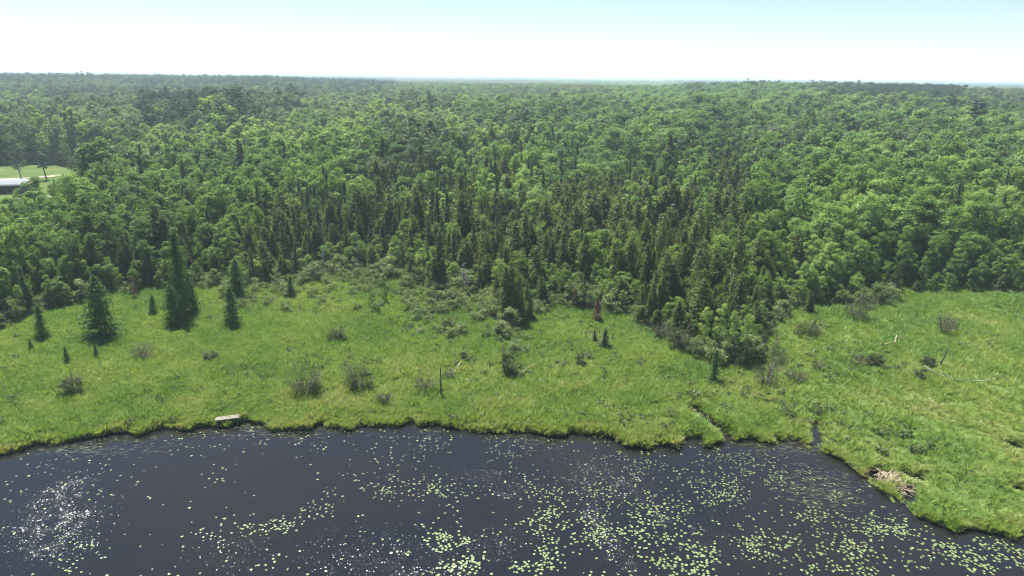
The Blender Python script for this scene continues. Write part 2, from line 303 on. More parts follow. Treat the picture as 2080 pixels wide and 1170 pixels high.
# ------------------------------------------------------------------ ground sheet and water
def grow(a, b, s, k=1.12):
    r = [a]
    while r[-1] < b: r.append(r[-1]+s); s *= k
    return np.array(r)
EXT = 10500.0
xs = np.concatenate([np.arange(0, 70, 0.45), np.arange(70, 230, 1.6), grow(230, EXT, 2.5, 1.11)]); xs = np.concatenate([-xs[:0:-1], xs])
ys = np.concatenate([-grow(12, 420, 4, 1.2)[::-1], np.arange(-8, 40, 4), np.arange(40, 108, 0.45), np.arange(108, 300, 1.6), grow(300, EXT, 2.5, 1.11)])
X, Y = np.meshgrid(xs, ys); Z = ground_z(X, Y)
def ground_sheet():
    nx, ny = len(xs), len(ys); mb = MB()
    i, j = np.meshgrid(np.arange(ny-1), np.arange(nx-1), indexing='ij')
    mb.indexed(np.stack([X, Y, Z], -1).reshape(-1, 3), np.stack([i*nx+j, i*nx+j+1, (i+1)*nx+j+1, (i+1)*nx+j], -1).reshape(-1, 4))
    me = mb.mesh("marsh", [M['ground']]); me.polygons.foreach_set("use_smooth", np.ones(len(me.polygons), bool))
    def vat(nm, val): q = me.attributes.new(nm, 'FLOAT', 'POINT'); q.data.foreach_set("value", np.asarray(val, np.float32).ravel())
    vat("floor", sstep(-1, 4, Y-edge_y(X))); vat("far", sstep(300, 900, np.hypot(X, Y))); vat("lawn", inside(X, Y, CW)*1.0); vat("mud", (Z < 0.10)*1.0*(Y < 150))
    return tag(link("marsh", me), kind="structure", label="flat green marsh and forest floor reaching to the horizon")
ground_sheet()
mb = MB(); mb.faces([[(-260, -300, 0), (260, -300, 0), (260, 125, 0), (-260, 125, 0)]])
tag(link("water", mb.mesh("water", [M['water']])), kind="structure", label="dark still pond water")

# ------------------------------------------------------------------ plant prototypes (metres, origin at the foot)
def broadleaf(seed, H, R, b0, ncl, nl, ls, cr=0.34, limbs=10, tr=0.011, shell=0.45, up=0.3):
    r = np.random.default_rng(seed); T = MB(); K = MB()
    zz = np.linspace(0, 0.92, 7); wob = np.cumsum(r.normal(0, 0.018*H, (7, 2)), 0)*zz[:, None]; wob[0] = 0
    tp = np.column_stack([wob, zz*H]); T.tube(tp, H*tr*(1-zz*0.85), 6)
    t = b0+(1-b0)*r.random(ncl)**0.85; tm = b0+0.36*(1-b0)
    prof = np.sqrt(np.clip(1-((t-tm)/np.where(t > tm, 1.02-tm, tm-b0+0.06))**2, 0.02, 1))*R
    az = np.arange(ncl)*2.399+r.normal(0, .4, ncl); rad = prof*(0.35+0.65*r.random(ncl)**0.6)*(1+0.22*np.sin(az*2+seed))
    ax = np.stack([np.interp(t, zz, tp[:, k]) for k in (0, 1)], 1)
    cen = np.column_stack([ax[:, 0]+rad*np.cos(az), ax[:, 1]+rad*np.sin(az), t*H])
    rc = R*cr*r.uniform(0.65, 1.25, ncl)
    for k in r.permutation(ncl)[:limbs]:
        z0 = max(b0*0.6*H, cen[k, 2]-0.9*rad[k]-0.3); p0 = np.array([np.interp(z0/H, zz, tp[:, 0]), np.interp(z0/H, zz, tp[:, 1]), z0])
        T.tube([p0, p0*.5+cen[k]*.5+np.array([0, 0, -.06*rad[k]]), cen[k]], [H*tr*.38, H*tr*.26, H*tr*.1], 3)
    ci = np.repeat(np.arange(ncl), nl); N = len(ci)
    d = unit(r.normal(size=(N, 3))); d[:, 2] = np.where(d[:, 2] < -0.6, -d[:, 2], d[:, 2])
    c = cen[ci] + d*rc[ci][:, None]*(shell+(1-shell)*r.random(N))[:, None]*np.array([1, 1, 0.8])
    out = unit(c-np.column_stack([np.interp(c[:, 2]/H, zz, tp[:, 0]), np.interp(c[:, 2]/H, zz, tp[:, 1]), np.full(N, .45*H)])); nrm = d*0.5+out*.45+np.array([0, 0, up])+r.normal(0, .45, (N, 3))
    L = ls*r.uniform(.65, 1.35, N); cv = r.random(ncl)
    blades(K, c, nrm, r.normal(size=(N, 3)), L, L*.8, np.clip(0.5*cv[ci]+0.5*r.random(N), 0, 1))
    return T, K
def conifer(seed, H, R, pw, nlev, nb, ns, sl, sw, droop=0.25, b0=0.06, tr=0.011, rag=0.2, nr=.5, soft=.6, outn=.6, pwr=.8, jit=.10):
    r = np.random.default_rng(seed); T = MB(); K = MB()
    T.tube([(0, 0, 0), (r.normal(0, .01)*H, r.normal(0, .01)*H, .5*H), (0, 0, H)], [H*tr, H*tr*.6, .012], 6)
    lev = b0+(1-b0)*np.linspace(0, 0.985, nlev)**0.9
    t = np.repeat(lev, nb)+r.normal(0, .35/nlev, nlev*nb); az = r.random(len(t))*2*np.pi
    ln = R*np.clip(1-(t-b0)/(1-b0), 0.0, 1.08)**pw*r.uniform(1-rag*1.6, 1+rag, len(t)) + 0.05*R
    s = np.tile((np.arange(ns)+.6)/ns, len(t)) ; bi = np.repeat(np.arange(len(t)), ns); s = np.clip(s+r.normal(0, .25/ns, len(s)), .08, 1.05)**pwr
    d = np.column_stack([np.cos(az), np.sin(az), np.zeros(len(az))])[bi]; q = s*ln[bi]; N = len(q)
    c = d*q[:, None]; c[:, 2] = t[bi]*H - droop*q + r.normal(0, .5*jit*R+.03, N); c[:, :2] += r.normal(0, jit*R, (N, 2))*s[:, None]
    tan = d*1.0 + r.normal(0, soft, (N, 3))*np.array([1, 1, .5]); tan[:, 2] -= droop
    L = sl*r.uniform(.6, 1.3, N)*(0.6+0.5*(1-t[bi])); bv = r.random(len(t))
    blades(K, c, np.array([0, 0, .8])+d*outn+r.normal(0, nr, (N, 3)), tan, L, L*sw/sl, np.clip(.5*bv[bi]+.5*r.random(N), 0, 1))
    tip = np.linspace(.9, 1, 8)
    blades(K, np.column_stack([np.zeros(8), np.zeros(8), tip*H]), r.normal(size=(8, 3))*np.array([1, 1, .1]), np.tile([0, 0, 1.], (8, 1)), .07*H, .02*H, .5)
    return T, K
def cedar(seed, H, R, n, sl, sw, lead=3):
    r = np.random.default_rng(seed); T = MB(); K = MB()
    T.tube([(0, 0, 0), (r.normal(0, .02)*H, r.normal(0, .02)*H, .5*H), (0, 0, .97*H)], [H*.014, H*.009, .015], 6)
    for k in range(lead+1):
        if k == 0: o = np.zeros(2); h = H; rr = R
        else: a = r.random()*6.28; o = np.array([np.cos(a), np.sin(a)])*R*r.uniform(.35, .65); h = H*r.uniform(.55, .95); rr = R*r.uniform(.5, .8)
        N = int(n*(1 if k == 0 else .42)); t = 0.05+0.95*r.random(N)**0.95
        az = r.random(N)*6.283; prof = rr*np.clip(1-t, 0, 1)**0.55*(0.55+0.75*vnoise(az*1.6+k*9, t*7, seed+k))*np.clip(t/.12, .5, 1)
        q = prof*(0.45+0.55*r.random(N)**.6); d = np.column_stack([np.cos(az), np.sin(az), np.zeros(N)])
        c = d*q[:, None]; c[:, :2] += o; c[:, 2] = t*h
        tan = np.array([0, 0, .7])+d*.6+r.normal(0, .6, (N, 3)); nrm = d*.6+np.array([0, 0, .6])+r.normal(0, .5, (N, 3))
        L = sl*r.uniform(.6, 1.35, N)*(1-.45*t); blades(K, c, nrm, tan, L, L*sw/sl, np.clip(.45*vnoise(az*2, t*12, seed+50)+.55*r.random(N), 0, 1))
    return T, K
def cedar2(seed, H, R, l):
    r = np.random.default_rng(seed+5); T = MB(); K = MB()
    for k in range((4, 3, 2)[l]):
        f = 1.0 if k == 0 else r.uniform(.55, .93); a = r.random()*6.283; q = 0 if k == 0 else R*r.uniform(.3, .7)
        t, c = conifer(seed*7+k, H*f, R*(1.12 if k == 0 else .7), r.uniform(.5, .75), (30, 20, 11)[l], (9, 8, 6)[l], (9, 5, 3)[l], (.36, .56, .9)[l], (.24, .38, .6)[l], -.4, .04, .013, .40, .6, .9, .9, .6)
        for V in t.V+c.V: V[:, 0] += q*math.cos(a); V[:, 1] += q*math.sin(a)
        T = T.merged(t, 0); K = K.merged(c, 0)
    return T, K
def dead_conifer(seed, H, R, nb, needles=0, thick=1.0):
    r = np.random.default_rng(seed); T = MB(); K = MB()
    T.tube([(0, 0, 0), (r.normal(0, .02)*H, r.normal(0, .02)*H, .55*H), (0, 0, H)], [H*.014*thick, H*.009*thick, .02*thick], 6)
    for k in range(nb):
        t = r.uniform(.12, .97); a = r.random()*6.28; L = R*(1-t)**.6*r.uniform(.5, 1.15); d = np.array([np.cos(a), np.sin(a), r.uniform(-.35, .25)])
        p = np.array([0, 0, t*H]); e = p+d*L; mid = (p+e)/2+np.array([0, 0, .06*L]); K.tube([p, mid, e], [.030, .022, .010], 3)
        for q in range(2):
            f = p+(e-p)*r.uniform(.4, .95); K.tube([f, f+unit(d+r.normal(0, .6, 3))*L*.35], [.014, .008], 3)
    if needles:
        t = r.uniform(.08, .97, needles); a = r.random(needles)*6.28; q = R*(1-t)**.6*r.random(needles)**.6
        c = np.column_stack([q*np.cos(a), q*np.sin(a), t*H]); blades(K, c, r.normal(size=(needles, 3)), r.normal(size=(needles, 3)), .26, .12, r.random(needles), 1)
    return T, K
def shrub(seed, H, R, stems, twigs, leaves, ls, lean=0.0, leafz=(0.1, 0.95), tw=.012):
    """many-stemmed bush: grey stems and twigs in one part, leaves in the other"""
    r = np.random.default_rng(seed); T = MB(); K = MB(); ends = []
    for k in range(stems):
        a = k*2.4+r.normal(0, .3); rr = R*r.uniform(.3, 1.0); h = H*r.uniform(.55, 1.0)*(1-.25*(rr/R)**2)
        p = np.array([[.12*R*np.cos(a), .12*R*np.sin(a), 0], [.5*rr*np.cos(a), .5*rr*np.sin(a), .55*h], [rr*np.cos(a+.2)+lean*h, rr*np.sin(a+.2), h]])
        T.tube(p, [.05, .035, .016], 4); ends.append(p)
    for k in range(twigs):
        p = ends[r.integers(stems)]; f = r.uniform(.25, 1); b = p[1]*(1-f)+p[2]*f if r.random() < .65 else p[0]*(1-f)+p[1]*f
        d = unit(np.array([b[0], b[1], 0])*.8/R+r.normal(0, .5, 3)+np.array([0, 0, .7])); L = .36*H*r.uniform(.5, 1.2); m1 = b+d*L*.5+r.normal(0, .03, 3)*H
        T.tube([b, m1, b+d*L+r.normal(0, .03, 3)*H], [tw, tw*.75, tw*.4], 3)
    if leaves:
        ncl = max(6, leaves//70); cz = r.uniform(*leafz, ncl); pr = R*np.sqrt(np.clip(1-((cz-.35)/.68)**2, .05, 1)); a = r.random(ncl)*6.28; q = pr*r.random(ncl)**.5*.85
        cen = np.column_stack([q*np.cos(a), q*np.sin(a), cz*H]); ci = r.integers(0, ncl, leaves); d = unit(r.normal(size=(leaves, 3)))
        c = cen[ci]+d*(R*.28)*r.random(leaves)[:, None]**.5*np.array([1, 1, .8]); c[:, 2] = np.maximum(c[:, 2], .06)
        L = ls*r.uniform(.6, 1.4, leaves); blades(K, c, d*.5+np.array([0, 0, .5])+r.normal(0, .4, (leaves, 3)), r.normal(size=(leaves, 3)), L, L*.6, np.clip(.5*r.random(ncl)[ci]+.5*r.random(leaves), 0, 1))
    return T, K

KINDS = {   # name, category, trunk material, crown material, nominal height, nominal half-width, builder(level of detail, seed)
 'A': ("aspen_tree", "aspen tree", 'palebark', 'aspen', 12, 2.1, lambda l, s: broadleaf(s, 12, 2.1, .15, (64, 44, 26)[l], (110, 70, 40)[l], (.19, .29, .46)[l], .36, (12, 5, 0)[l])),
 'B': ("birch_tree", "birch tree", 'palebark', 'birch', 9, 1.75, lambda l, s: broadleaf(s, 9, 1.75, .06, (66, 42, 26)[l], (110, 66, 40)[l], (.155, .26, .40)[l], .36, (8, 4, 0)[l], shell=.3)),
 'G': ("poplar_tree", "poplar tree", 'palebark', 'poplar', 15, 2.7, lambda l, s: broadleaf(s, 15, 2.7, .22, (64, 44, 28)[l], (100, 68, 40)[l], (.21, .33, .50)[l], .34, (14, 6, 0)[l], shell=.3)),
 'M': ("maple_tree", "maple tree", 'bark', 'maple', 14, 3.6, lambda l, s: broadleaf(s, 14, 3.4, .16, (56, 42, 28)[l], (110, 80, 44)[l], (.25, .37, .55)[l], .36, (10, 4, 0)[l], shell=.6)),
 'C': ("cedar_tree", "cedar tree", 'bark', 'cedar', 9, 1.75, lambda l, s: cedar2(s, 9, 1.75, l)),
 'S': ("spruce_tree", "spruce tree", 'bark', 'spruce', 11, 1.85, lambda l, s: conifer(s, 11, 1.85, .85, (34, 22, 12)[l], (9, 8, 6)[l], (8, 5, 3)[l], (.40, .60, .9)[l], (.20, .32, .5)[l], .35, rag=.42, jit=.06)),
 'T': ("tamarack_tree", "tamarack tree", 'bark', 'tamarack', 9, 2.2, lambda l, s: conifer(s, 9, 2.75, .62, (32, 20, 10)[l], (12, 9, 6)[l], (22, 6, 3)[l], (.36, .6, 1.0)[l], (.17, .3, .5)[l], .14, .03, soft=.8, nr=.6, rag=.40, jit=.05, pwr=.62)),
 'P': ("pine_tree", "pine tree", 'bark', 'pine', 18, 2.5, lambda l, s: broadleaf(s, 18, 2.5, .24, (50, 38, 24)[l], (90, 60, 38)[l], (.24, .36, .54)[l], .34, (10, 5, 0)[l], up=.5, shell=.25)),
 'W': ("willow_shrub", "shrub", 'twig', 'willow', 2.6, 1.5, lambda l, s: shrub(s, 2.6, 1.5, (9, 6, 5)[l], (40, 12, 0)[l], (1500, 520, 160)[l], (.16, .30, .5)[l])),
}
NVAR = 6
MESH = {}          # (kind, lod, variant) -> (trunk mesh, crown mesh, joined mesh)
def protos(k, l, v):
    if (k, l, v) not in MESH:
        nm, cat, tm, cm, H, R, fn = KINDS[k]; T, K = fn(l, 1000+ord(k)*31+v*7+l)
        MESH[k, l, v] = [T, K, None, None, None]
    return MESH[k, l, v]
def trunk_mesh(k, l, v):
    p = protos(k, l, v)
    if p[2] is None: p[2] = p[0].mesh("trunk", [M[KINDS[k][2]]]); p[3] = p[1].mesh("crown", [M[KINDS[k][3]]])
    return p[2], p[3]
def joined_mesh(k, l, v):
    p = protos(k, l, v)
    if p[4] is None: p[4] = p[0].merged(p[1], 1).mesh(KINDS[k][0], [M[KINDS[k][2]], M[KINDS[k][3]]])
    return p[4]
def plant_parts(k): return ("stems", "foliage") if k == 'W' else ("trunk", "crown")
def add_plant(k, loc, h, w, rz, tint, var, label, group=None, lod=0, split=True, name=None, mats=None):
    nm, cat, tm, cm, H, R, fn = KINDS[k]; s = (w*h/H, w*h/H, h/H)
    if split:
        root = link(name or nm, None, None, loc, rz, s); root.empty_display_size = .3
        a, b = trunk_mesh(k, lod, var); pn = plant_parts(k); link(pn[0], a, root); cr = link(pn[1], b, root); cr["tint"] = float(tint)
    else:
        root = link(name or nm, joined_mesh(k, lod, var), None, loc, rz, s); root["tint"] = float(tint)
    root.rotation_euler[0], root.rotation_euler[1] = .045*math.sin(loc[0]*7.1), .045*math.sin(loc[1]*5.3)
    return tag(root, label, cat, group)

# ------------------------------------------------------------------ scattering as stuff (geometry nodes on a cloud of points)
def scatter(name, P, scl, rot, tint, idx, meshes, label, cat):
    me = bpy.data.meshes.new(name+"_points"); n = len(P); me.vertices.add(n); me.vertices.foreach_set("co", np.asarray(P, np.float32).ravel())
    for nm, ty, key, arr in (("scl", 'FLOAT_VECTOR', "vector", scl), ("rot", 'FLOAT_VECTOR', "vector", rot), ("tint", 'FLOAT', "value", tint), ("idx", 'INT', "value", idx)):
        q = me.attributes.new(nm, ty, 'POINT'); q.data.foreach_set(key, np.asarray(arr, np.int32 if ty == 'INT' else np.float32).ravel())
    ng = bpy.data.node_groups.new(name, 'GeometryNodeTree')
    ng.interface.new_socket("Geometry", in_out='INPUT', socket_type='NodeSocketGeometry'); ng.interface.new_socket("Geometry", in_out='OUTPUT', socket_type='NodeSocketGeometry')
    gi = ng.nodes.new("NodeGroupInput"); go = ng.nodes.new("NodeGroupOutput"); ins = ng.nodes.new("GeometryNodeInstanceOnPoints"); jn = ng.nodes.new("GeometryNodeJoinGeometry")
    ins.inputs['Pick Instance'].default_value = True
    for m in meshes:
        so = bpy.data.objects.new(m.name+"_source", m); oi = ng.nodes.new("GeometryNodeObjectInfo"); oi.inputs['Object'].default_value = so; oi.inputs['As Instance'].default_value = True
        ng.links.new(oi.outputs['Geometry'], jn.inputs[0])
    def na(nm, ty):
        x = ng.nodes.new("GeometryNodeInputNamedAttribute"); x.data_type = ty; x.inputs['Name'].default_value = nm; return next(o for o in x.outputs if o.enabled and o.name == 'Attribute')
    er = ng.nodes.new("FunctionNodeEulerToRotation"); L = ng.links.new
    L(gi.outputs[0], ins.inputs['Points']); L(jn.outputs[0], ins.inputs['Instance']); L(na("idx", 'INT'), ins.inputs['Instance Index'])
    L(na("rot", 'FLOAT_VECTOR'), er.inputs[0]); L(er.outputs[0], ins.inputs['Rotation']); L(na("scl", 'FLOAT_VECTOR'), ins.inputs['Scale']); L(ins.outputs[0], go.inputs[0])
    o = link(name, me); md = o.modifiers.new("scatter", 'NODES'); md.node_group = ng
    return tag(o, label, cat, None, "stuff")

# ------------------------------------------------------------------ what grows where: palettes read off the photograph
PAL = [(60, 560, "A8B2S1", 11), (250, 500, "A7B2C1S1", 11), (120, 440, "A7B3", 10), (60, 330, "A5G5S1", 14), (200, 300, "G5A5S1", 15), (60, 250, "G6P2A3", 14), (450, 240, "P8A1", 18), (340, 240, "P6G3A1", 16), (560, 235, "P4G6", 16),
       (350, 330, "G5A4S1B1", 12), (430, 380, "A7B2S1", 12), (400, 460, "A4B4C3S1", 11), (560, 500, "C5B2S3", 10), (700, 300, "A9", 13), (600, 310, "A8G1", 12), (650, 380, "A6B2S1", 12), (640, 450, "C5S2B3", 10), (850, 330, "G7A3", 15), (800, 280, "G6A3", 15),
       (900, 420, "C4S4A3", 11), (850, 500, "C6B2S2", 10), (1000, 500, "C4B4S2", 9), (1000, 350, "A6S2C2G1", 12), (950, 250, "A7M2G1", 14), (1200, 420, "C5S3B2", 10), (1150, 350, "A6S2M2", 12), (1150, 500, "B5C4S1", 9), (1300, 500, "B4C5S1", 9),
       (1400, 570, "C8B2", 9), (1500, 480, "B6C3S1", 10), (1350, 400, "S4C4A3", 11), (1480, 400, "S4C4A3", 11), (1300, 300, "M6A3G1", 14), (1600, 400, "A7S1B3", 12), (1700, 350, "A6M3", 13), (1750, 480, "A9B1", 12), (1900, 420, "A7B2S1", 12), (1700, 560, "A8C2", 11),
       (2000, 500, "A7B2S1", 12), (1950, 320, "A4M4G2", 14), (1600, 280, "G4M4A2S1", 14), (1800, 250, "M6G4", 15), (1600, 210, "M9", 16), (1450, 210, "M8", 16), (1350, 220, "M7A2", 15), (1560, 165, "P9", 17), (1440, 168, "P9", 17), (1680, 172, "P8M1", 17), (1850, 205, "P5M4", 16), (1950, 180, "P4G4", 15),
       (1100, 190, "M5G4P1", 15), (900, 200, "M4G4P2", 15), (700, 190, "P5G4", 15), (400, 180, "P6G3A1", 15), (150, 190, "P5G4", 15), (100, 162, "P6G4", 15), (700, 230, "A6G4", 14), (1040, 158, "P3G4M3", 15), (250, 260, "G6A2P2", 14)]
KL = "ABGMCSP"
STANDS = [(1415, 1730, 150, 184, .93), (1730, 1950, 188, 226, .8), (285, 490, 212, 262, .9), (490, 620, 222, 255, .5), (0, 260, 150, 175, .6), (260, 800, 160, 185, .5)]
PW = np.zeros((len(PAL), len(KL))); PH = np.array([p[3] for p in PAL], float)
for i, p in enumerate(PAL):
    for q in range(0, len(p[2]), 2): PW[i, KL.index(p[2][q])] = float(p[2][q+1])
PW /= PW.sum(1, keepdims=True)
rng = np.random.default_rng(7)
TR = dict(P=[], k=[], h=[], w=[], ring=[])
RINGS = [(70, 250, 2.75, 1.0), (250, 450, 3.7, 1.05), (450, 800, 5.2, 1.15), (800, 1500, 7.2, 1.25), (1500, 3000, 11.0, 1.6), (3000, 10000, 25.0, 3.0)]
for ri, (r0, r1, sp, ws) in enumerate(RINGS):
    gx = np.arange(-r1*.78, r1*.78, sp); gy = np.arange(60 if ri == 0 else r0*.6, r1, sp)
    x, y = [a.ravel() for a in np.meshgrid(gx, gy)]; x = x+rng.uniform(-.48, .48, x.shape)*sp; y = y+rng.uniform(-.48, .48, y.shape)*sp
    d = np.hypot(x, y); k = (d >= r0) & (d < r1) & (np.abs(x)/y < .86) & (y > edge_y(x)) & ~inside(x, y, CW)
    x, y = x[k], y[k]; z = ground_z(x, y)
    px, py = project(np.stack([x, y, z+7], -1))
    wgt = 1/(((px[:, None]-np.array([p[0] for p in PAL]))/1.6)**2+(py[:, None]-np.array([p[1] for p in PAL]))**2+14**2)**3.0
    wgt /= wgt.sum(1, keepdims=True)
    prob = wgt @ PW; hh = wgt @ PH
    # stands come in patches: bias the draw by slow noise, one field per kind
    for q in range(len(KL)): prob[:, q] *= 0.35+1.3*sstep(.3, .7, fbm(x/(14+.03*d[k]), y/(14+.03*d[k]), 100+q*13, 2))
    for (ax, bx_, ay, by_, pr) in STANDS:
        q = (px > ax) & (px < bx_) & (py > ay) & (py < by_) & (rng.random(len(px)) < pr); prob[q] = 0; prob[q, KL.index('P')] = 1; hh[q] = np.maximum(hh[q], 17)
    prob /= prob.sum(1, keepdims=True); cum = np.cumsum(prob, 1); ki = (rng.random(len(x))[:, None] > cum).sum(1).clip(0, len(KL)-1)
    edge = sstep(-2, 15, y-edge_y(x))
    h = hh*np.clip(rng.normal(.93, .17 if ri < 2 else .07, len(x)), .5, 1.35)*(0.45+.55*edge)*np.array([1, .95, 1.05, 1, 1.02, 1.02, 1.05])[ki]
    TR['P'].append(np.stack([x, y, z-.05], -1)); TR['k'].append(ki); TR['h'].append(h); TR['w'].append(rng.uniform(.72, 1.3, len(x))*ws); TR['ring'].append(np.full(len(x), ri))
ux = rng.uniform(-120, 125, 9000); uy = rng.uniform(78, 185, 9000); ud = uy-edge_y(ux); k = (ud > -1) & (ud < 60) & (np.abs(ux)/uy < .86) & ~inside(ux, uy, CW); ux, uy = ux[k][:3000], uy[k][:3000]; n = len(ux)
TR['P'].append(np.stack([ux, uy, ground_z(ux, uy)-.05], -1)); TR['k'].append(np.where(rng.random(n) < .55, 1, np.where(rng.random(n) < .6, 0, 4))); TR['h'].append(rng.uniform(2.0, 5.2, n)); TR['w'].append(rng.uniform(1.0, 1.6, n)); TR['ring'].append(np.full(n, 9))
TR = {k: np.concatenate(v) for k, v in TR.items()}
NT = len(TR['h']); TR['tint'] = np.clip(.5*(rng.random(NT)-.25)+.75*(fbm(TR['P'][:, 0]/22, TR['P'][:, 1]/22, 77, 3)-.5)*1.9+(fbm(TR['P'][:, 0]/85, TR['P'][:, 1]/85, 78, 2)-.5)*.7+.40, 0, 1)
TR['rz'] = rng.random(NT)*6.283; TR['var'] = rng.integers(0, NVAR, NT)
TR['d'] = np.hypot(TR['P'][:, 0], TR['P'][:, 1])
# shrubs: a belt of willow and alder in front of the wood and thinly over the meadow
nS = 9000; sx = rng.uniform(-95, 100, nS); sy = rng.uniform(62, 132, nS)
e = edge_y(sx)-sy; pxs, pys = project(np.stack([sx, sy, np.full(nS, 1.0)], -1))
belt = ((pxs > 470) & (pxs < 1060) & (e > -4) & (e < 14) & (rng.random(nS) < .95)) | ((e > -5) & (e < 2.2) & (rng.random(nS) < .9)) | ((pxs > 560) & (pxs < 1000) & (e > 10) & (e < 22) & (rng.random(nS) < .25))
sk = belt & (np.abs(pxs-1040) < 1250) & (pys > 540)
SXY = np.stack([sx[sk], sy[sk]], -1)
if len(SXY):   # thin to a minimum spacing
    keep = []
    for p in SXY:
        if all((p[0]-q[0])**2+(p[1]-q[1])**2 > 1.55**2 for q in keep): keep.append(p)
    SXY = np.array(keep)
SZ = ground_z(SXY[:, 0], SXY[:, 1]); SHh = rng.uniform(1.5, 4.0, len(SXY))*(0.55+.45*sstep(14, 0, edge_y(SXY[:, 0])-SXY[:, 1]))

# ------------------------------------------------------------------ single plants of the meadow (photo pixel of foot, top; kind; width factor; tint; label)
LONE = [
 (212, 690, 563, 'T', 1.02, .35, "broad cone-shaped tamarack alone by the meadow's shaded corner, widest of them all"),
 (372, 648, 470, 'T', .55, .25, "tallest dark tamarack with a tufted top, behind a smaller one on the meadow"),
 (359, 668, 580, 'T', .95, .30, "dense small tamarack standing in front of the tallest tamarack"),
 (395, 640, 550, 'T', .55, .2, "dark slim tamarack pressed against the side of the tallest tamarack"),
 (481, 610, 528, 'T', .95, .3, "dark tamarack at the wood edge right behind a slimmer pale one"),
 (473, 665, 583, 'T', .85, .6, "slim pale green tamarack in the grass before a darker twin"),
 (591, 608, 560, 'T', .75, .35, "short thin tamarack where the shrub belt begins"),
 (88, 690, 620, 'T', .80, .9, "soft pale tamarack at the wood's shaded corner by the broad cone-shaped one"),
 (312, 645, 600, 'T', .8, .5, "young tamarack in the shrubs left of the tallest tamarack"),
 (138, 742, 706, 'T', .8, .4, "knee-high dark tamarack seedling alone in the grass below the broad cone-shaped one"),
 (197, 728, 697, 'T', .7, .5, "tiny thin tamarack seedling right beneath the shadow of the broad cone-shaped one"),
 (66, 715, 688, 'T', .9, .8, "tiny bushy tamarack in the pale grass near the wood's shaded corner"),
 (1448, 780, 712, 'T', .55, .15, "lone narrow dark tamarack in front of the leafy spit of young trees"),
 (783, 618, 560, 'B', .55, .2, "narrow column-shaped young birch rising from the willow belt"),
 (755, 632, 590, 'B', .8, .55, "small round young birch beside the narrow column-shaped one"),
 (889, 600, 472, 'C', .85, .0, "tall dark column-shaped cedar standing clear of the wood above the willow belt"),
 (742, 545, 490, 'B', .9, .75, "small bright birch with a bare white stem in the little grassy gap"),
 (778, 535, 455, 'S', 1.5, .3, "broad dark spruce beside the little grassy gap"),
 (1000, 520, 448, 'S', .62, .2, "very thin dark spruce spire rising over the middle of the wood"),
 (1110, 545, 485, 'S', 1.3, .3, "dark pointed spruce among bright birches in the middle of the wood"),
 (1032, 655, 530, 'C', .8, .75, "tall olive cedar at the front of the clump jutting onto the meadow"),
 (1050, 660, 560, 'C', .8, .65, "shorter olive cedar foremost in the clump jutting onto the meadow"),
 (1068, 652, 575, 'C', .7, .5, "dark olive cedar on the side of the clump nearest the rust-brown dead cedar"),
 (1300, 655, 580, 'C', .8, .6, "thin spired cedar foremost on the point between the rust-brown snag and the leafy spit"),
 (1322, 665, 575, 'C', .75, .45, "darker cedar next to the thin spired one on the point before the leafy spit"),
 (1226, 710, 666, 'S', 2.2, .45, "taller of two dwarf spruces growing together in open grass"),
 (1208, 700, 670, 'S', 2.2, .35, "smaller leaning one of two dwarf spruces growing together in open grass"),
 (1260, 735, 718, 'S', 1.2, .3, "tiny lone spruce seedling in the grass beyond the two dwarf spruces"),
 (1428, 722, 625, 'A', .72, .95, "bright young aspen with bare dark stem on the spit, the one nearest the cedars"),
 (1455, 728, 620, 'A', .75, .95, "tallest bright young aspen in the middle of the leafy spit"),
 (1478, 735, 632, 'A', .65, .85, "slender bright aspen leaning on the leafy spit over dark bushes"),
 (1505, 738, 640, 'A', .65, .9, "thin bright aspen at the tip of the leafy spit above dark brush"),
 (1522, 722, 645, 'A', .55, .9, "short bright aspen at the outer rim of the leafy spit by the grass"),
 (1440, 705, 640, 'C', .8, .85, "olive brown cedar at the back of the leafy spit"),
 (1530, 650, 580, 'C', .85, .6, "leaning olive cedar with pale trunk behind the leafy spit"),
 (1572, 655, 612, 'A', .6, .95, "thin small bright sapling between the leafy spit and the main wood"),
 (2018, 630, 592, 'A', .6, .9, "young bright sapling standing in the grass at the meadow's far end"),
 (1640, 640, 590, 'C', .9, .35, "dark low cedar at the wood foot behind the round brown-grey bush"),
 (1968, 318, 199, 'Q', 1, .2, "tall ragged white pine towering over the hardwood hills"),
 (46, 376, 272, 'G', 1.0, .3, "tall dark poplar rising right behind the open shed"),
 (96, 372, 268, 'P', 1.15, .3, "broad dark pine standing on the lawn beside the gravel track"),
 (150, 366, 290, 'G', .9, .5, "tall pale poplar at the far end of the gravel track"),
 (48, 470, 384, 'A', .75, .6, "leafy aspen half hiding the end of the open shed"),
 (84, 476, 372, 'A', .8, .7, "leafy aspen hiding the middle of the small lawn"),
 (18, 540, 428, 'A', .7, .8, "bright low aspen at the lower rim of the shed's lawn"),
 (168, 500, 352, 'A', 1.0, .5, "broad leafy aspen in front of the small lawn"),
 (128, 470, 402, 'B', 1.0, .6, "round bushy birch at the lower rim of the small lawn"),
 (206, 384, 312, 'S', 1.1, .2, "dark spruce in front of the little second lawn"),
 (244, 372, 308, 'S', 1.5, .2, "broad dark spruce at the far side of the little second lawn"),
 (262, 376, 280, 'A', .9, .6, "tall aspen with a pale stem by the little second lawn"),
 (430, 232, 176, 'S', 1.3, .2, "lone dark spruce standing over the far pine ridge"),
]
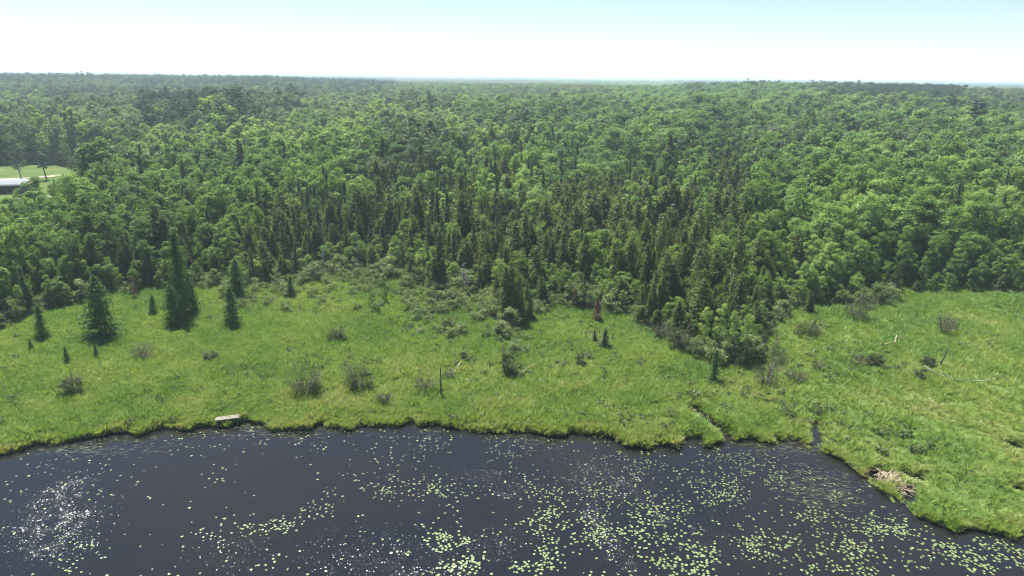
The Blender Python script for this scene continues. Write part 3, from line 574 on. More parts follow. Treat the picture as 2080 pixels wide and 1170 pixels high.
SHRUBS = [  # foot x, foot y, top y, half width px, style (leafy share, twig share), label
 (623, 800, 738, 40, 'grey', "largest grey-twigged bush with green core on the open meadow"),
 (728, 794, 740, 36, 'grey', "round grey-twigged bush beside the largest one, nearer the dark snag"),
 (145, 805, 763, 22, 'grey', "small grey bush with dark heart alone on the meadow's pale end"),
 (686, 695, 662, 22, 'grey', "grey bush half hidden in grass under the willow belt"),
 (1036, 765, 712, 26, 'green', "dark green bush around a bare white stem in the middle of the meadow"),
 (1178, 746, 712, 12, 'grey', "narrow upright grey bush in open grass below the dwarf spruces"),
 (1735, 652, 608, 28, 'brown', "round brown-grey bush at the foot of the aspen wood"),
 (1914, 682, 640, 17, 'bare', "pale leafless round bush on a short stem on the meadow"),
 (1930, 672, 645, 12, 'grey', "dark low bush touching the pale leafless round one"),
 (1776, 745, 720, 18, 'green', "dark green tussock bush with pale twigs around it"),
 (1750, 742, 722, 22, 'bare', "thin fan of dead grey twigs beside the dark green tussock bush"),
 (1885, 748, 725, 16, 'green', "bright-topped little bush next to a leaning dark snag"),
 (1640, 685, 655, 30, 'grey', "wide low grey brush between the leafy spit and the brown-grey bush"),
 (1655, 680, 648, 10, 'grey', "thin upright grey bush at the end of the wide low brush"),
 (1555, 783, 735, 30, 'bare', "big pale dead brush heap in front of the leafy spit"),
 (1617, 780, 752, 18, 'bare', "smaller pale dead brush beside the big brush heap"),
 (1560, 735, 690, 42, 'grey', "broad grey-green bush on the outer flank of the leafy spit"),
 (1505, 742, 690, 34, 'green', "dark bush at the foot of the leafy spit"),
 (1375, 715, 660, 22, 'grey', "grey twiggy bush on the cedar side of the leafy spit"),
 (1340, 690, 650, 16, 'bare', "pale bare brush at the inner corner of the leafy spit"),
 (1300, 748, 728, 14, 'bare', "small tangle of dead twigs in the grass below the leafy spit"),
 (862, 797, 768, 26, 'bare', "low spreading heap of dead grey branches by the dark snag"),
 (912, 775, 752, 12, 'bare', "thin grey twigs right behind the dark snag"),
 (943, 736, 712, 10, 'grey', "small dark bush at the end of a fallen pale branch"),
 (908, 678, 640, 14, 'grey', "tall thin grey-green bush below the willow belt"),
 (780, 825, 798, 16, 'bare', "half buried grey dead brush near the water's edge"),
 (290, 735, 695, 22, 'bare', "small crooked bare bush with brown twigs near the tamaracks"),
 (1660, 755, 730, 12, 'bare', "tuft of pale dead twigs beyond the smaller dead brush"),
 (430, 735, 712, 16, 'grey', "low grey-green bush in grass below the slim pale tamarack"),
 (1020, 690, 655, 14, 'green', "upright small willow at the foot of the jutting cedar clump"),
 (1870, 775, 745, 12, 'grey', "dark low weeds at the upper end of the long fallen log"),
]
SM = {}
def lone_shrub(px, py, top, hw, style, label, i):
    p = at(px, py); p[2] = ground_z(p[0], p[1])-.05; h = height_for(p, top); R = hw/F*np.linalg.norm(p-np.array([0, 0, CAM_H]))
    tw, lv = {'grey': (150, 2200), 'green': (50, 2600), 'brown': (190, 2000), 'bare': (200, 60)}[style]
    T, K = shrub(300+i, h, R, 11 if hw > 15 else 7, tw if hw > 15 else tw//2, lv if hw > 15 else lv//2, .15, leafz=(.1, .8) if style == 'grey' else (.1, .9), tw=.022)
    root = link("bare_bush" if style == 'bare' else "grey_bush" if style in ('grey', 'brown') else "willow_bush", None, None, p); tag(root, label, "bush", "lone bushes on the meadow")
    link("stems", T.mesh("stems", [M['twig']]), root); f = link("foliage", K.mesh("foliage", [M['bushleaf']]), root); f["tint"] = {'grey': .35, 'green': .15, 'brown': .5, 'bare': .7}[style]
def white_pine(seed, H):
    r = np.random.default_rng(seed); T = MB(); K = MB(); T.tube([(0, 0, 0), (.2, 0, .5*H), (0, 0, H)], [.4, .25, .04], 7)
    for k in range(46):
        t = r.uniform(.25, .98); a = r.random()*6.28; L = (1.5+4.4*(1-t)**.7)*r.uniform(.55, 1.15); d = np.array([np.cos(a), np.sin(a), .12])
        p = np.array([0, 0, t*H]); T.tube([p, p+d*L*.6, p+d*L+np.array([0, 0, .15*L])], [.07, .05, .02], 3)
        n = 130; s = r.uniform(.35, 1.05, n); c = p+d*L*s[:, None]+r.normal(0, .28, (n, 3))*np.array([1, 1, .5])
        blades(K, c, np.array([0, 0, 1.])+r.normal(0, .5, (n, 3)), d+r.normal(0, .6, (n, 3)), .55, .28, r.random(n))
    return T, K
def build_lone():
    for i, (px, py, top, k, w, tint, label) in enumerate(LONE):
        far = k == 'Q' or py < 250
        if far:
            zz = 9.0
            for _ in range(6):
                p = at(px, py, zz); zz = float(ground_z(p[0], p[1]))
            p[2] = zz
        elif py < 560: p = at(px, py, 1.0); p[2] = ground_z(p[0], p[1])
        else: p = at(px, py); p[2] = ground_z(p[0], p[1])-.05
        h = height_for(p, top)
        if k == 'Q':
            T, K = white_pine(5, h); root = link("white_pine", None, None, p); tag(root, label, "pine tree")
            link("trunk", T.mesh("trunk", [M['bark']]), root); link("crown", K.mesh("crown", [M['darkpine']]), root)["tint"] = .0
        else: add_plant(k, p, h, w, i*1.7, tint, i % NVAR, label, "lone trees at the meadow edge" if not far else None)
    for i, s in enumerate(SHRUBS): lone_shrub(*s, i)
LONEP = np.array([at(p[0], p[1])[:2] for p in LONE if p[1] > 500])

# ------------------------------------------------------------------ which trees show largest: paint them near to far into a small buffer
near = np.where(TR['d'] < 700)[0]
dl = np.min(np.hypot(TR['P'][near, 0][:, None]-LONEP[:, 0], TR['P'][near, 1][:, None]-LONEP[:, 1]), 1); gone = near[dl < 1.5]
near = near[dl >= 1.5]; near = near[np.argsort(TR['d'][near])]
BW, BH, BS = 1040, 585, 2.0
buf = np.zeros((BH, BW), bool); seen = np.zeros(NT)
tpx, tpy = project(TR['P']+np.stack([np.zeros(NT), np.zeros(NT), TR['h']], -1)); bpx, bpy_ = project(TR['P'])
for i in near:
    k = KL[TR['k'][i]]; sl = math.sqrt(TR['d'][i]**2+CAM_H**2); hw = KINDS[k][5]/KINDS[k][4]*TR['h'][i]*TR['w'][i]*F/sl
    f = .55 if k in 'CSP' else .8
    x0, x1 = int((tpx[i]-hw*f)/BS), int((tpx[i]+hw*f)/BS)+1; y0, y1 = int((tpy[i]+hw*.3)/BS), int(bpy_[i]/BS)+1
    x0, x1, y0, y1 = max(x0, 0), min(x1, BW), max(y0, 0), min(y1, BH)
    if x1 <= x0 or y1 <= y0: continue
    a = buf[y0:y1, x0:x1]; seen[i] = (~a).sum(); a[:] = True
single = np.zeros(NT, bool); CAP = dict(A=300, B=300, C=300, S=300, G=300, M=300, P=300)
for q, k in enumerate(KL):
    c = np.where((TR['k'] == q) & (seen > 8))[0]; single[c[np.argsort(-seen[c])][:CAP[k]]] = True

# ------------------------------------------------------------------ landmarks that labels lean on
MARKS = [("the wood's shaded corner", 30, 640), ("the broad cone-shaped tamarack", 212, 690), ("the tallest tamarack", 372, 648), ("the two twin tamaracks", 477, 640), ("the start of the willow belt", 591, 600), ("the little grassy gap", 735, 548),
         ("the tall column-shaped cedar", 889, 600), ("the grey dead spruce", 943, 600), ("the jutting cedar clump", 1050, 655), ("the orange dead cedar", 1168, 625), ("the rust-brown dead cedar", 1212, 652), ("the spired cedar point", 1310, 660),
         ("the leafy spit", 1465, 730), ("the thin small sapling", 1572, 655), ("the round brown-grey bush", 1735, 650), ("the white forked snag", 1847, 630), ("the pale leafless bush", 1914, 640), ("the meadow's far end", 2030, 620)]
MARKU = np.array([at(a, b)[0]/at(a, b)[1] for _, a, b in MARKS])
ORD = ["nearest", "second", "third", "fourth", "fifth"]
LOOK = {'A': "green aspen", 'B': "rounded birch", 'C': "olive cedar", 'S': "pointed spruce", 'G': "grey-green poplar", 'M': "round-headed maple", 'P': "slender pine"}
def label_trees(ids):
    out = {}; cl = {}
    for i in ids:
        u = TR['P'][i, 0]/TR['P'][i, 1]; m = int(np.argmin(np.abs(MARKU-u))); dep = TR['d'][i]; r = TR['h'][i]/KINDS[KL[TR['k'][i]]][4]
        z = "inside the wood" if dep < 135 else "mid-wood" if dep < 190 else "deep in the wood" if dep < 270 else "on the far slope"
        size = "tall" if r > 1.0 else "short" if r < .8 else "middling"; tone = "pale" if TR['tint'][i] > .55 else "deep-toned" if TR['tint'][i] < .32 else "mid-toned"
        cl.setdefault((TR['k'][i], m, z, size, tone), []).append(i)
    for (q, m, z, size, tone), L in cl.items():
        L.sort(key=lambda i: TR['d'][i]); lk = LOOK[KL[q]]
        for n, i in enumerate(L):
            if n < 5: out[i] = (f"{size} {tone} {lk} {z} behind {MARKS[m][0]}" + ("" if len(L) == 1 else f", {ORD[n]}"), f"{KINDS[KL[q]][0].split('_')[0]} trees of the wood")
            else: out[i] = (f"{size} {tone} {lk} {z} behind {MARKS[m][0]}; rearmost", f"{size} {tone} {lk} {z} behind {MARKS[m][0]}")
    return out
ids = list(np.where(single)[0]); labs = label_trees(ids)
for i in ids:
    k = KL[TR['k'][i]]; d = TR['d'][i]
    add_plant(k, TR['P'][i], TR['h'][i], TR['w'][i], TR['rz'][i], TR['tint'][i], int(TR['var'][i]), labs[i][0], labs[i][1], 0 if d < 190 else 1, d < 200)
build_lone()
rest = ~single; rest[gone] = False
NAMES = {'A': ("aspen_woods", "mass of aspens filling the wood behind the single ones"), 'B': ("birch_woods", "mass of birches filling the wood"), 'G': ("poplar_woods", "mass of grey-green poplars"), 'M': ("maple_woods", "mass of round maples over the far hills"),
         'C': ("cedar_woods", "mass of olive cedars in the swamp wood"), 'S': ("spruce_woods", "mass of dark spruce spires"), 'P': ("pine_woods", "mass of dark pines on the far ridges")}
for q, k in enumerate(KL):
    c = np.where(rest & (TR['k'] == q))[0]; d = TR['d'][c]
    lod = np.where(d < 180, 0, np.where(d < 480, 1, 2)); H = KINDS[k][4]
    meshes = [joined_mesh(k, l, v) for l in range(3) for v in range(NVAR)]
    s = TR['h'][c]/H; ww = TR['w'][c]
    scatter(NAMES[k][0], TR['P'][c], np.stack([s*ww, s*ww, s], -1), np.stack([rng.normal(0, .04, len(c)), rng.normal(0, .04, len(c)), TR['rz'][c]], -1), TR['tint'][c], lod*NVAR+TR['var'][c], meshes, NAMES[k][1], "woods")
# the willow belt
order = np.argsort(np.hypot(SXY[:, 0], SXY[:, 1]))[:300]; wl = {}; SW = rng.uniform(.8, 1.3, len(SXY)); ST = rng.random(len(SXY)); SR = rng.random(len(SXY))*6.28; SV = rng.integers(NVAR, size=len(SXY))
for i in order:
    m = int(np.argmin(np.abs(MARKU-SXY[i, 0]/SXY[i, 1]))); wl.setdefault((m, "tall" if SHh[i] > 2.3 else "low" if SHh[i] < 1.5 else "mid-height", "broad" if SW[i] > 1.05 else "narrow", "pale" if ST[i] > .6 else "dark" if ST[i] < .3 else "grey-green"), []).append(i)
for (m, a, b, c), L in wl.items():
    for n, i in enumerate(L):
        lab = f"{a} {b} {c} willow shrub before {MARKS[m][0]}" + ("" if len(L) == 1 else f", {ORD[n]} from the water" if n < 5 else ", rearmost").replace("nearest from", "first from")
        add_plant('W', (*SXY[i], SZ[i]-.05), SHh[i], SW[i], SR[i], ST[i], int(SV[i]), lab, "willow shrubs along the wood edge" if n < 5 else lab)
print('PINE', [(o.name, tuple(o.location)) for o in C.objects if o.name.startswith('white_pine')]); print("trees", NT, "single", len(ids), {k: int((single & (TR['k'] == q)).sum()) for q, k in enumerate(KL)}, "shrubs", len(SXY))

# ------------------------------------------------------------------ dead trees, snags and logs
def dead(px, py, top, hw, name, label, mat, needles=0, lean=(0, 0), nb=46):
    p = at(px, py, .35 if py > 540 else 2.0 if py > 420 else 4.0); p[2] = ground_z(p[0], p[1])-.05; h = height_for(p, top); R = hw/F*np.linalg.norm(p-np.array([0, 0, CAM_H]))
    T, K = dead_conifer(int(px), h, R, nb, needles, 2.2 if 'snag' in name or 'birch' in name else 1.0); root = link(name, None, None, p); root.rotation_euler = (lean[1], lean[0], 0); tag(root, label, "dead tree", "dead trees standing")
    link("trunk", T.mesh("trunk", [M[mat]]), root); b = link("branches", K.mesh("branches", [M[mat], M['rust']]), root); b["tint"] = .5
dead(943, 604, 530, 24, "dead_spruce", "grey dead spruce with bare branches behind the willow belt", 'greywood', 0, nb=70)
dead(1212, 655, 606, 12, "dead_cedar", "rust-brown dead cedar standing alone in grass before the wood", 'twig', 700)
dead(1168, 628, 586, 9, "dead_cedar", "small orange dead cedar against green shrubs at the wood edge", 'twig', 420)
dead(896, 810, 745, 8, "dead_snag", "dark bare snag pole standing upright near the water", 'darkwood', 0, nb=40)
dead(1905, 750, 706, 6, "dead_snag", "dark leaning snag beside the bright-topped little bush", 'darkwood', 0, (.25, 0), 24)
dead(1024, 762, 690, 9, "dead_birch", "bare white dead stem rising from the dark green bush", 'drift', 60, (-.03, 0), 18)
dead(1848, 632, 614, 9, "dead_snag", "white forked snag at the edge of the aspen wood", 'drift', 0, (.05, 0), 6)
dead(1388, 690, 632, 12, "dead_spruce", "grey dead spruce among cedars behind the leafy spit", 'greywood', 0)
dead(1348, 560, 490, 10, "dead_cedar", "tall rust-red dead cedar deep among the olive cedars", 'twig', 500)
dead(1600, 590, 540, 12, "dead_cedar", "dark red-brown dead cedar beside bright aspens", 'twig', 500)
dead(1690, 605, 545, 12, "dead_spruce", "grey bare spruce between aspens of the wood front", 'greywood', 0)
dead(1560, 790, 742, 5, "dead_snag", "thin dark stub poking out of the big brush heap", 'greywood', 0, (.1, 0), 10)
dead(1476, 680, 632, 14, "dead_spruce", "grey dead crown between the young aspens of the leafy spit", 'greywood', 0)
dead(1352, 660, 600, 12, "dead_cedar", "grey dead cedar on the spired cedar point", 'greywood', 0)
dead(728, 552, 470, 10, "dead_spruce", "weathered dead spruce over the little grassy gap", 'greywood', 0)
dead(1128, 380, 300, 24, "dead_hardwood", "large grey leafless crown among the hardwoods far back in the wood", 'greywood', 0, nb=90)
dead(660, 560, 500, 10, "dead_spruce", "grey dead spruce at the wood front left of the little grassy gap", 'greywood', 0)
dead(905, 395, 310, 20, "dead_hardwood", "grey bare branches beside the dull poplars far back in the wood", 'greywood', 0, nb=70)
dead(378, 330, 265, 16, "dead_hardwood", "pale bare dead tree before the dark stand of pines", 'drift', 0, nb=60)
dead(1012, 590, 505, 8, "dead_spruce", "thin grey dead spruce behind the jutting cedar clump", 'greywood', 0)
dead(1245, 520, 440, 9, "dead_spruce", "thin grey dead spruce among bright birches of the middle wood", 'greywood', 0)
dead(40, 640, 560, 16, "dead_spruce", "brown dead spruce in the wood's shaded corner", 'twig', 250)
dead(275, 610, 560, 8, "dead_spruce", "small brown dead spruce between the broad and the tallest tamarack", 'twig', 120)
dead(1750, 820, 800, 4, "stump", "small grey stump in the grass below the long fallen log", 'greywood', 0, nb=5)
dead(1245, 842, 820, 4, "stump", "dark thin stump in the grass near the water", 'darkwood', 0, nb=6)
def log(pts, r, name, label, mat, branches=6, lift=.25, seed=1):
    w = [at(a, b, .35) for a, b in pts]
    for q in w: q[2] = ground_z(q[0], q[1])+lift
    o = w[0].copy(); w = np.array(w)-o; rr = np.random.default_rng(seed); T = MB(); T.tube(w, np.linspace(r, r*.45, len(w)), 6)
    root = link(name, None, None, o); tag(root, label, "log", "fallen wood on the meadow"); link("trunk", T.mesh("trunk", [M[mat]]), root)
    if branches:
        K = MB()
        for k in range(branches):
            s = rr.uniform(.2, 1)*(len(w)-1); i = min(int(s), len(w)-2); p = w[i]*(1-s+i)+w[i+1]*(s-i); d = unit(rr.normal(0, 1, 3)+np.array([0, 0, .8])); L = rr.uniform(.4, 1.3)
            K.tube([p, p+d*L*.5+rr.normal(0, .06, 3), p+d*L], [r*.4, r*.3, r*.15], 4)
        link("branch", K.mesh("branch", [M[mat]]), root)
log([(1875, 752), (1905, 768), (1935, 780), (1985, 784), (2012, 782)], .09, "fallen_log", "long thin fallen grey log lying across the meadow grass", 'greywood', 12, .55, 3)
log([(1795, 708), (1806, 703), (1814, 705)], .11, "fallen_log", "short white dead log with a broken upright end in open grass", 'drift', 2, .5, 5)
log([(1815, 707), (1818, 697), (1819, 690)], .10, "broken_limb", "white broken limb standing up beside the short white log", 'drift', 1, .7, 6)
log([(940, 738), (932, 750), (924, 762), (915, 768)], .08, "fallen_log", "pale fallen branch lying in grass behind the dark snag", 'drift', 5, .5, 7)
log([(1045, 775), (1060, 765), (1078, 750), (1095, 745)], .08, "fallen_log", "pale forked branch fallen below the bush around the white stem", 'drift', 7, .5, 8)
log([(1100, 752), (1108, 760), (1112, 770)], .06, "fallen_log", "thin curved pale branch in the grass beyond the forked one", 'drift', 2, .4, 9)
log([(1330, 770), (1315, 778), (1290, 783)], .10, "fallen_log", "brown rotten log sunk in the grass below the leafy spit", 'twig', 4, .3, 10)
log([(1825, 622), (1833, 627), (1842, 618)], .08, "fallen_log", "white crooked branch lying by the white forked snag", 'drift', 3, .4, 11)
log([(1790, 640), (1802, 632), (1815, 626)], .08, "fallen_log", "grey slanting log between the brown-grey bush and the white snag", 'greywood', 4, .5, 12)
log([(130, 810), (118, 812), (108, 816)], .08, "fallen_log", "pale fallen stick at the foot of the small grey bush", 'drift', 2, .3, 13)
log([(1805, 1013), (1825, 1011)], .13, "cut_log", "thick pale cut log lying at the water's edge under the stick pile", 'drift', 0, .16, 14)
log([(1823, 1016), (1834, 1023)], .05, "loose_stick", "thin pale stick slanting beside the thick cut log", 'drift', 0, .2, 15)
log([(1781, 978), (1787, 972)], .07, "floating_log", "short pale log floating in the inlet by the stick pile", 'drift', 0, .36, 16)

def stick_pile():
    c = at(1812, 975, .1); c[2] = .12; root = link("stick_pile", None, None, c); tag(root, "heap of pale gnawed sticks on the bank beside a small inlet", "stick pile")
    r = np.random.default_rng(12); ms = []
    for k in range(5):
        T = MB(); T.tube([(0, 0, 0), (.3*r.normal(0, .1), .3*r.normal(0, .1), .5), (0, 0, 1.0)], [.045, .042, .03], 5); ms.append(T.mesh("stick", [M['drift']]))
    for k in range(150):
        u = r.random(); px = 1790+52*u+r.normal(0, 7); py = 964+30*u**1.3+r.normal(0, 5)
        q = at(px, py, .2); o = link("stick", ms[k % 5], root, (q[0]-c[0], q[1]-c[1], r.uniform(.05, .5)*(1-abs(u-.5)))); L = r.uniform(.45, 1.3); th = r.uniform(.7, 1.3)
        o.scale = (th, th, L); o.rotation_euler = (r.normal(1.5, .22), 0, r.random()*6.28)
stick_pile()

def dock():
    a, b = at(437, 852, .75), at(486, 846, .75); v = b-a; Ln = np.linalg.norm(v); o = (a+b)/2; root = link("plank_dock", None, None, (o[0], o[1], 0), math.atan2(v[1], v[0])); tag(root, "weathered pale plank landing on short posts at the bank", "dock")
    for k in range(3):
        q = MB(); q.box((0, 0, 0), (Ln*(1-.02*k), .23, .06)); link("plank", q.mesh("plank", [M['plank']]), root, (0.02*k, (k-1)*.25, .78+.006*k))
    for s in (-.42, 0, .42):
        q = MB(); q.box((0, 0, 0), (.1, .8, .1)); link("crosspiece", q.mesh("crosspiece", [M['greywood']]), root, (s*Ln, 0, .69))
        for t in (-.32, .32):
            q = MB(); q.tube([(0, 0, -.6), (0, 0, .63)], .06, 6); link("post", q.mesh("post", [M['greywood']]), root, (s*Ln, t, 0))
dock()

# ------------------------------------------------------------------ clearing: shed, gravel track, two white objects
def strip(name, pxs, w, mat, label, z0=1.3):
    pts = np.array([at(a, b, z0)[:2] for a, b in pxs]); t = np.linspace(0, len(pts)-1, 60); P = np.stack([np.interp(t, np.arange(len(pts)), pts[:, k]) for k in (0, 1)], -1)
    d = unit(np.gradient(P, axis=0)); n_ = np.stack([-d[:, 1], d[:, 0]], -1); A, B = P+n_*w/2, P-n_*w/2
    f = lambda Q: np.column_stack([Q, ground_z(Q[:, 0], Q[:, 1])+.06]); A, P3, B = f(A), f(P), f(B)
    mb = MB(); V = np.concatenate([A, P3, B]); i = np.arange(59); mb.indexed(V, np.concatenate([np.stack([i+60, i+61, i+1, i], -1), np.stack([i+120, i+121, i+61, i+60], -1)])); tag(link(name, mb.mesh(name, [M[mat]])), label, kind="structure")
strip("gravel_track", [(-400, 378), (-100, 374), (0, 371), (40, 369), (90, 365), (135, 361)], 3.2, 'gravel', "pale gravel track behind the shed")
strip("gravel_yard", [(-400, 402), (-60, 396), (10, 393), (45, 396)], 3.5, 'gravel', "bare gravel strip in front of the shed")
strip("gravel_patch", [(88, 402), (97, 405), (104, 412)], 3.0, 'gravel', "worn bare patch at the lawn's edge")
def shed():
    p = at(48, 397, 1.3); a = at(-60, 400, 1.3); z = float(ground_z(p[0], p[1])); v = p-a; ang = math.atan2(v[1], v[0]); Lx, D = 20.0, 7.0
    root = link("open_shed", None, None, (p[0], p[1], z), ang); tag(root, "long low open-sided shed with a pale sloping metal roof beside the lawn", "shed")
    R = np.array(Matrix.Rotation(math.radians(5), 3, 'X'))
    for k in range(20):
        q = MB(); q.box((0, 0, 0), (.98, D+1.0, .05), R); q.box((-.44, 0, .045), (.07, D+1.0, .05), R); link("roof_panel", q.mesh("roof_panel", [M['roof']]), root, (-.5-k*1.0, D/2, 2.75))
    q = MB(); q.box((-Lx/2, .05, 2.2), (Lx, .10, .25)); link("beam", q.mesh("beam", [M['shedwall']]), root)
    q = MB(); q.box((-Lx/2, D, 1.2), (Lx, .12, 2.4)); link("back_wall", q.mesh("back_wall", [M['shedwall']]), root)
    q = MB(); q.box((-.06, D/2, 1.2), (.12, D-.3, 2.35)); link("end_wall", q.mesh("end_wall", [M['shedwall']]), root)
    for k in range(6):
        q = MB(); q.box((0, 0, 1.1), (.18, .18, 2.2)); link("post", q.mesh("post", [M['shedwall']]), root, (-.35-k*3.85, .1, 0))
    r = np.random.default_rng(4)
    for n, (cx, lab) in enumerate(((-5.5, "dark heap of firewood under the shed roof near its open end"), (-11.5, "dark heap of firewood deeper under the shed roof"))):
        w = link("firewood_heap", None, None, (p[0]+math.cos(ang)*cx-math.sin(ang)*3, p[1]+math.sin(ang)*cx+math.cos(ang)*3, z), ang); tag(w, lab, "firewood")
        lm = MB(); lm.tube([(0, -.9, 0), (0, .9, 0)], .16, 6); lg = lm.mesh("split_log", [M['dark']])
        for j in range(26):
            row = 0 if j < 10 else 1 if j < 19 else 2; i = j-(0, 10, 19)[row]; link("split_log", lg, w, ((i-(10-row)/2)*.36+.18, r.normal(0, .08), .17+row*.31))
shed()
def bench(px, py, label, s):
    p = at(px, py, 1.3); root = link("white_bench", None, None, (p[0], p[1], float(ground_z(p[0], p[1]))), .3, s); tag(root, label, "bench")
    q = MB(); q.box((0, 0, .52), (1.7, .55, .08)); link("seat", q.mesh("seat", [M['white']]), root)
    q = MB(); q.box((0, 0, .25), (.1, .5, .46)); lm = q.mesh("leg", [M['white']]); link("leg", lm, root, (-.7, 0, 0)); link("leg", lm, root, (.7, 0, 0))
bench(71, 391, "small white bench on the lawn just past the shed's end", 1.0); bench(40, 411, "low white bench on the lawn in front of the shed", 1.0)

# ------------------------------------------------------------------ sedge of the marsh: one mass
def tuft(seed, n, h, spread, lean, straw, w=.05):
    r = np.random.default_rng(seed); mb = MB(); a = r.random(n)*6.283; q = spread*np.sqrt(r.random(n)); d = np.column_stack([np.cos(a), np.sin(a), np.zeros(n)])
    b = d*q[:, None]*.6; L = h*r.uniform(.55, 1.15, n); top = b+d*(q*.9+.18*h)[:, None]*r.uniform(.3, 1.3, n)[:, None]+np.array([lean*h, 0, 0])*r.uniform(.5, 1.2, n)[:, None]; top[:, 2] = L*.92
    mid = (b+top)/2; mid[:, 2] = L*.6; sd = np.column_stack([-d[:, 1], d[:, 0], np.zeros(n)]); ww = (w*r.uniform(.6, 1.4, n))[:, None]
    v = np.clip(r.normal(.4, .2, n), 0, .72); v = np.where(r.random(n) < straw, r.uniform(.8, 1.15, n), v)
    mb.faces(np.stack([b-sd*ww*.5, b+sd*ww*.5, mid+sd*ww*.4, mid-sd*ww*.4], 1), v); mb.faces(np.stack([mid-sd*ww*.4, mid+sd*ww*.4, top], 1), v)
    return mb.mesh("tuft", [M['grass']])
tufts = [tuft(1, 34, .46, .34, 0, .10, .042), tuft(2, 34, .60, .30, 0, .16, .042), tuft(3, 40, .38, .42, 0, .07, .05), tuft(4, 36, .46, .34, .45, .12, .042), tuft(5, 36, .52, .38, .6, .16, .042), tuft(6, 44, .95, .40, .2, .35), tuft(7, 22, 1.05, .22, 0, .03, .06)]
gn = 420000; gx = rng.uniform(-105, 110, gn); gy = 40+rng.random(gn)**.85*98
k = (gy > shore_y(gx)-.8) & (gy < edge_y(gx)+7) & (np.abs(project(np.stack([gx, gy, 0*gx], -1))[0]-1040) < 1200); gx, gy = gx[k], gy[k]; gz = ground_z(gx, gy); k = gz > .10; gx, gy, gz = gx[k], gy[k], gz[k]; n = len(gx)
s = gy-shore_y(gx); gpx, gpy = project(np.stack([gx, gy, gz], -1))
patch = fbm(gx/7, gy/7, 41, 3); fine = fbm(gx/1.6, gy/1.6, 43, 2)
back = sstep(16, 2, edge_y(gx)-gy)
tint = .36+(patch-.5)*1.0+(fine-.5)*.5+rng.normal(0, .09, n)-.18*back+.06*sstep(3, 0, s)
strawp = sstep(.56, .68, fbm(gx/2.4, gy/2.4, 47, 3))*.65*np.maximum(sstep(24, 5, s), .55*(gpx > 1500)); tint = tint+strawp*rng.random(n)
combed = rng.random(n) < .10+.75*sstep(1480, 1760, gpx+120*(patch-.5))*sstep(660, 840, gpy+160*(fbm(gx/6, gy/6, 63, 2)-.5))
reed = fbm(gx/5, gy/5, 53, 2) > .66
idx = np.where(combed, rng.integers(3, 5, n), rng.integers(0, 3, n)); idx = np.where(reed & ~combed & (rng.random(n) < .4), 6, idx); idx = np.where((s < 1.6) & (rng.random(n) < .8), 5, idx); tint = np.where(idx == 5, tint+.12+.25*rng.random(n), tint)
tint = np.where(idx == 6, tint*.4, tint)
sc = rng.uniform(.65, 1.25, n)*(.75+.6*fbm(gx/4, gy/4, 59, 2))*(1+.25*sstep(75, 120, gy)); hz = np.where(idx == 5, .95, .70)
rzv = np.where(combed, 2.7+1.6*(fbm(gx/8, gy/8, 61, 2)-.5)*4+rng.normal(0, .3, n), rng.random(n)*6.283)
scatter("marsh_grass", np.stack([gx, gy, gz-.04], -1), np.stack([sc, sc, sc*hz], -1), np.stack([rng.normal(0, .08, n), rng.normal(0, .08, n), rzv], -1), np.clip(tint, 0, 1), idx, tufts, "bright green sedge covering the marsh down to the water", "grass")
# knee-high weeds and seedling willows in the grass
wn_ = 8500; wx = rng.uniform(-90, 95, wn_); wy = rng.uniform(58, 122, wn_); wz = ground_z(wx, wy); k = (wy > shore_y(wx)+1) & (wy < edge_y(wx)+1) & (wz > .1) & (fbm(wx/9, wy/9, 71, 2)+.25*sstep(25, 5, edge_y(wx)-wy) > .50); wx, wy, wz = wx[k], wy[k], wz[k]; n = len(wx)
weeds = []
for q in range(3):
    T, K = shrub(900+q, .8, .45, 4, 6, 90, .17); weeds.append(T.merged(K, 1).mesh("weed", [M['twig'], M['willow']]))
sc = rng.uniform(.3, 1.25, n)**1.3; scatter("meadow_weeds", np.stack([wx, wy, wz-.03], -1), np.stack([sc*1.1, sc*1.1, sc], -1), np.stack([0*sc, 0*sc, rng.random(n)*6.28], -1), rng.random(n)*.8, rng.integers(0, 3, n), weeds, "dark leafy weeds and seedlings dotted through the sedge", "weeds")

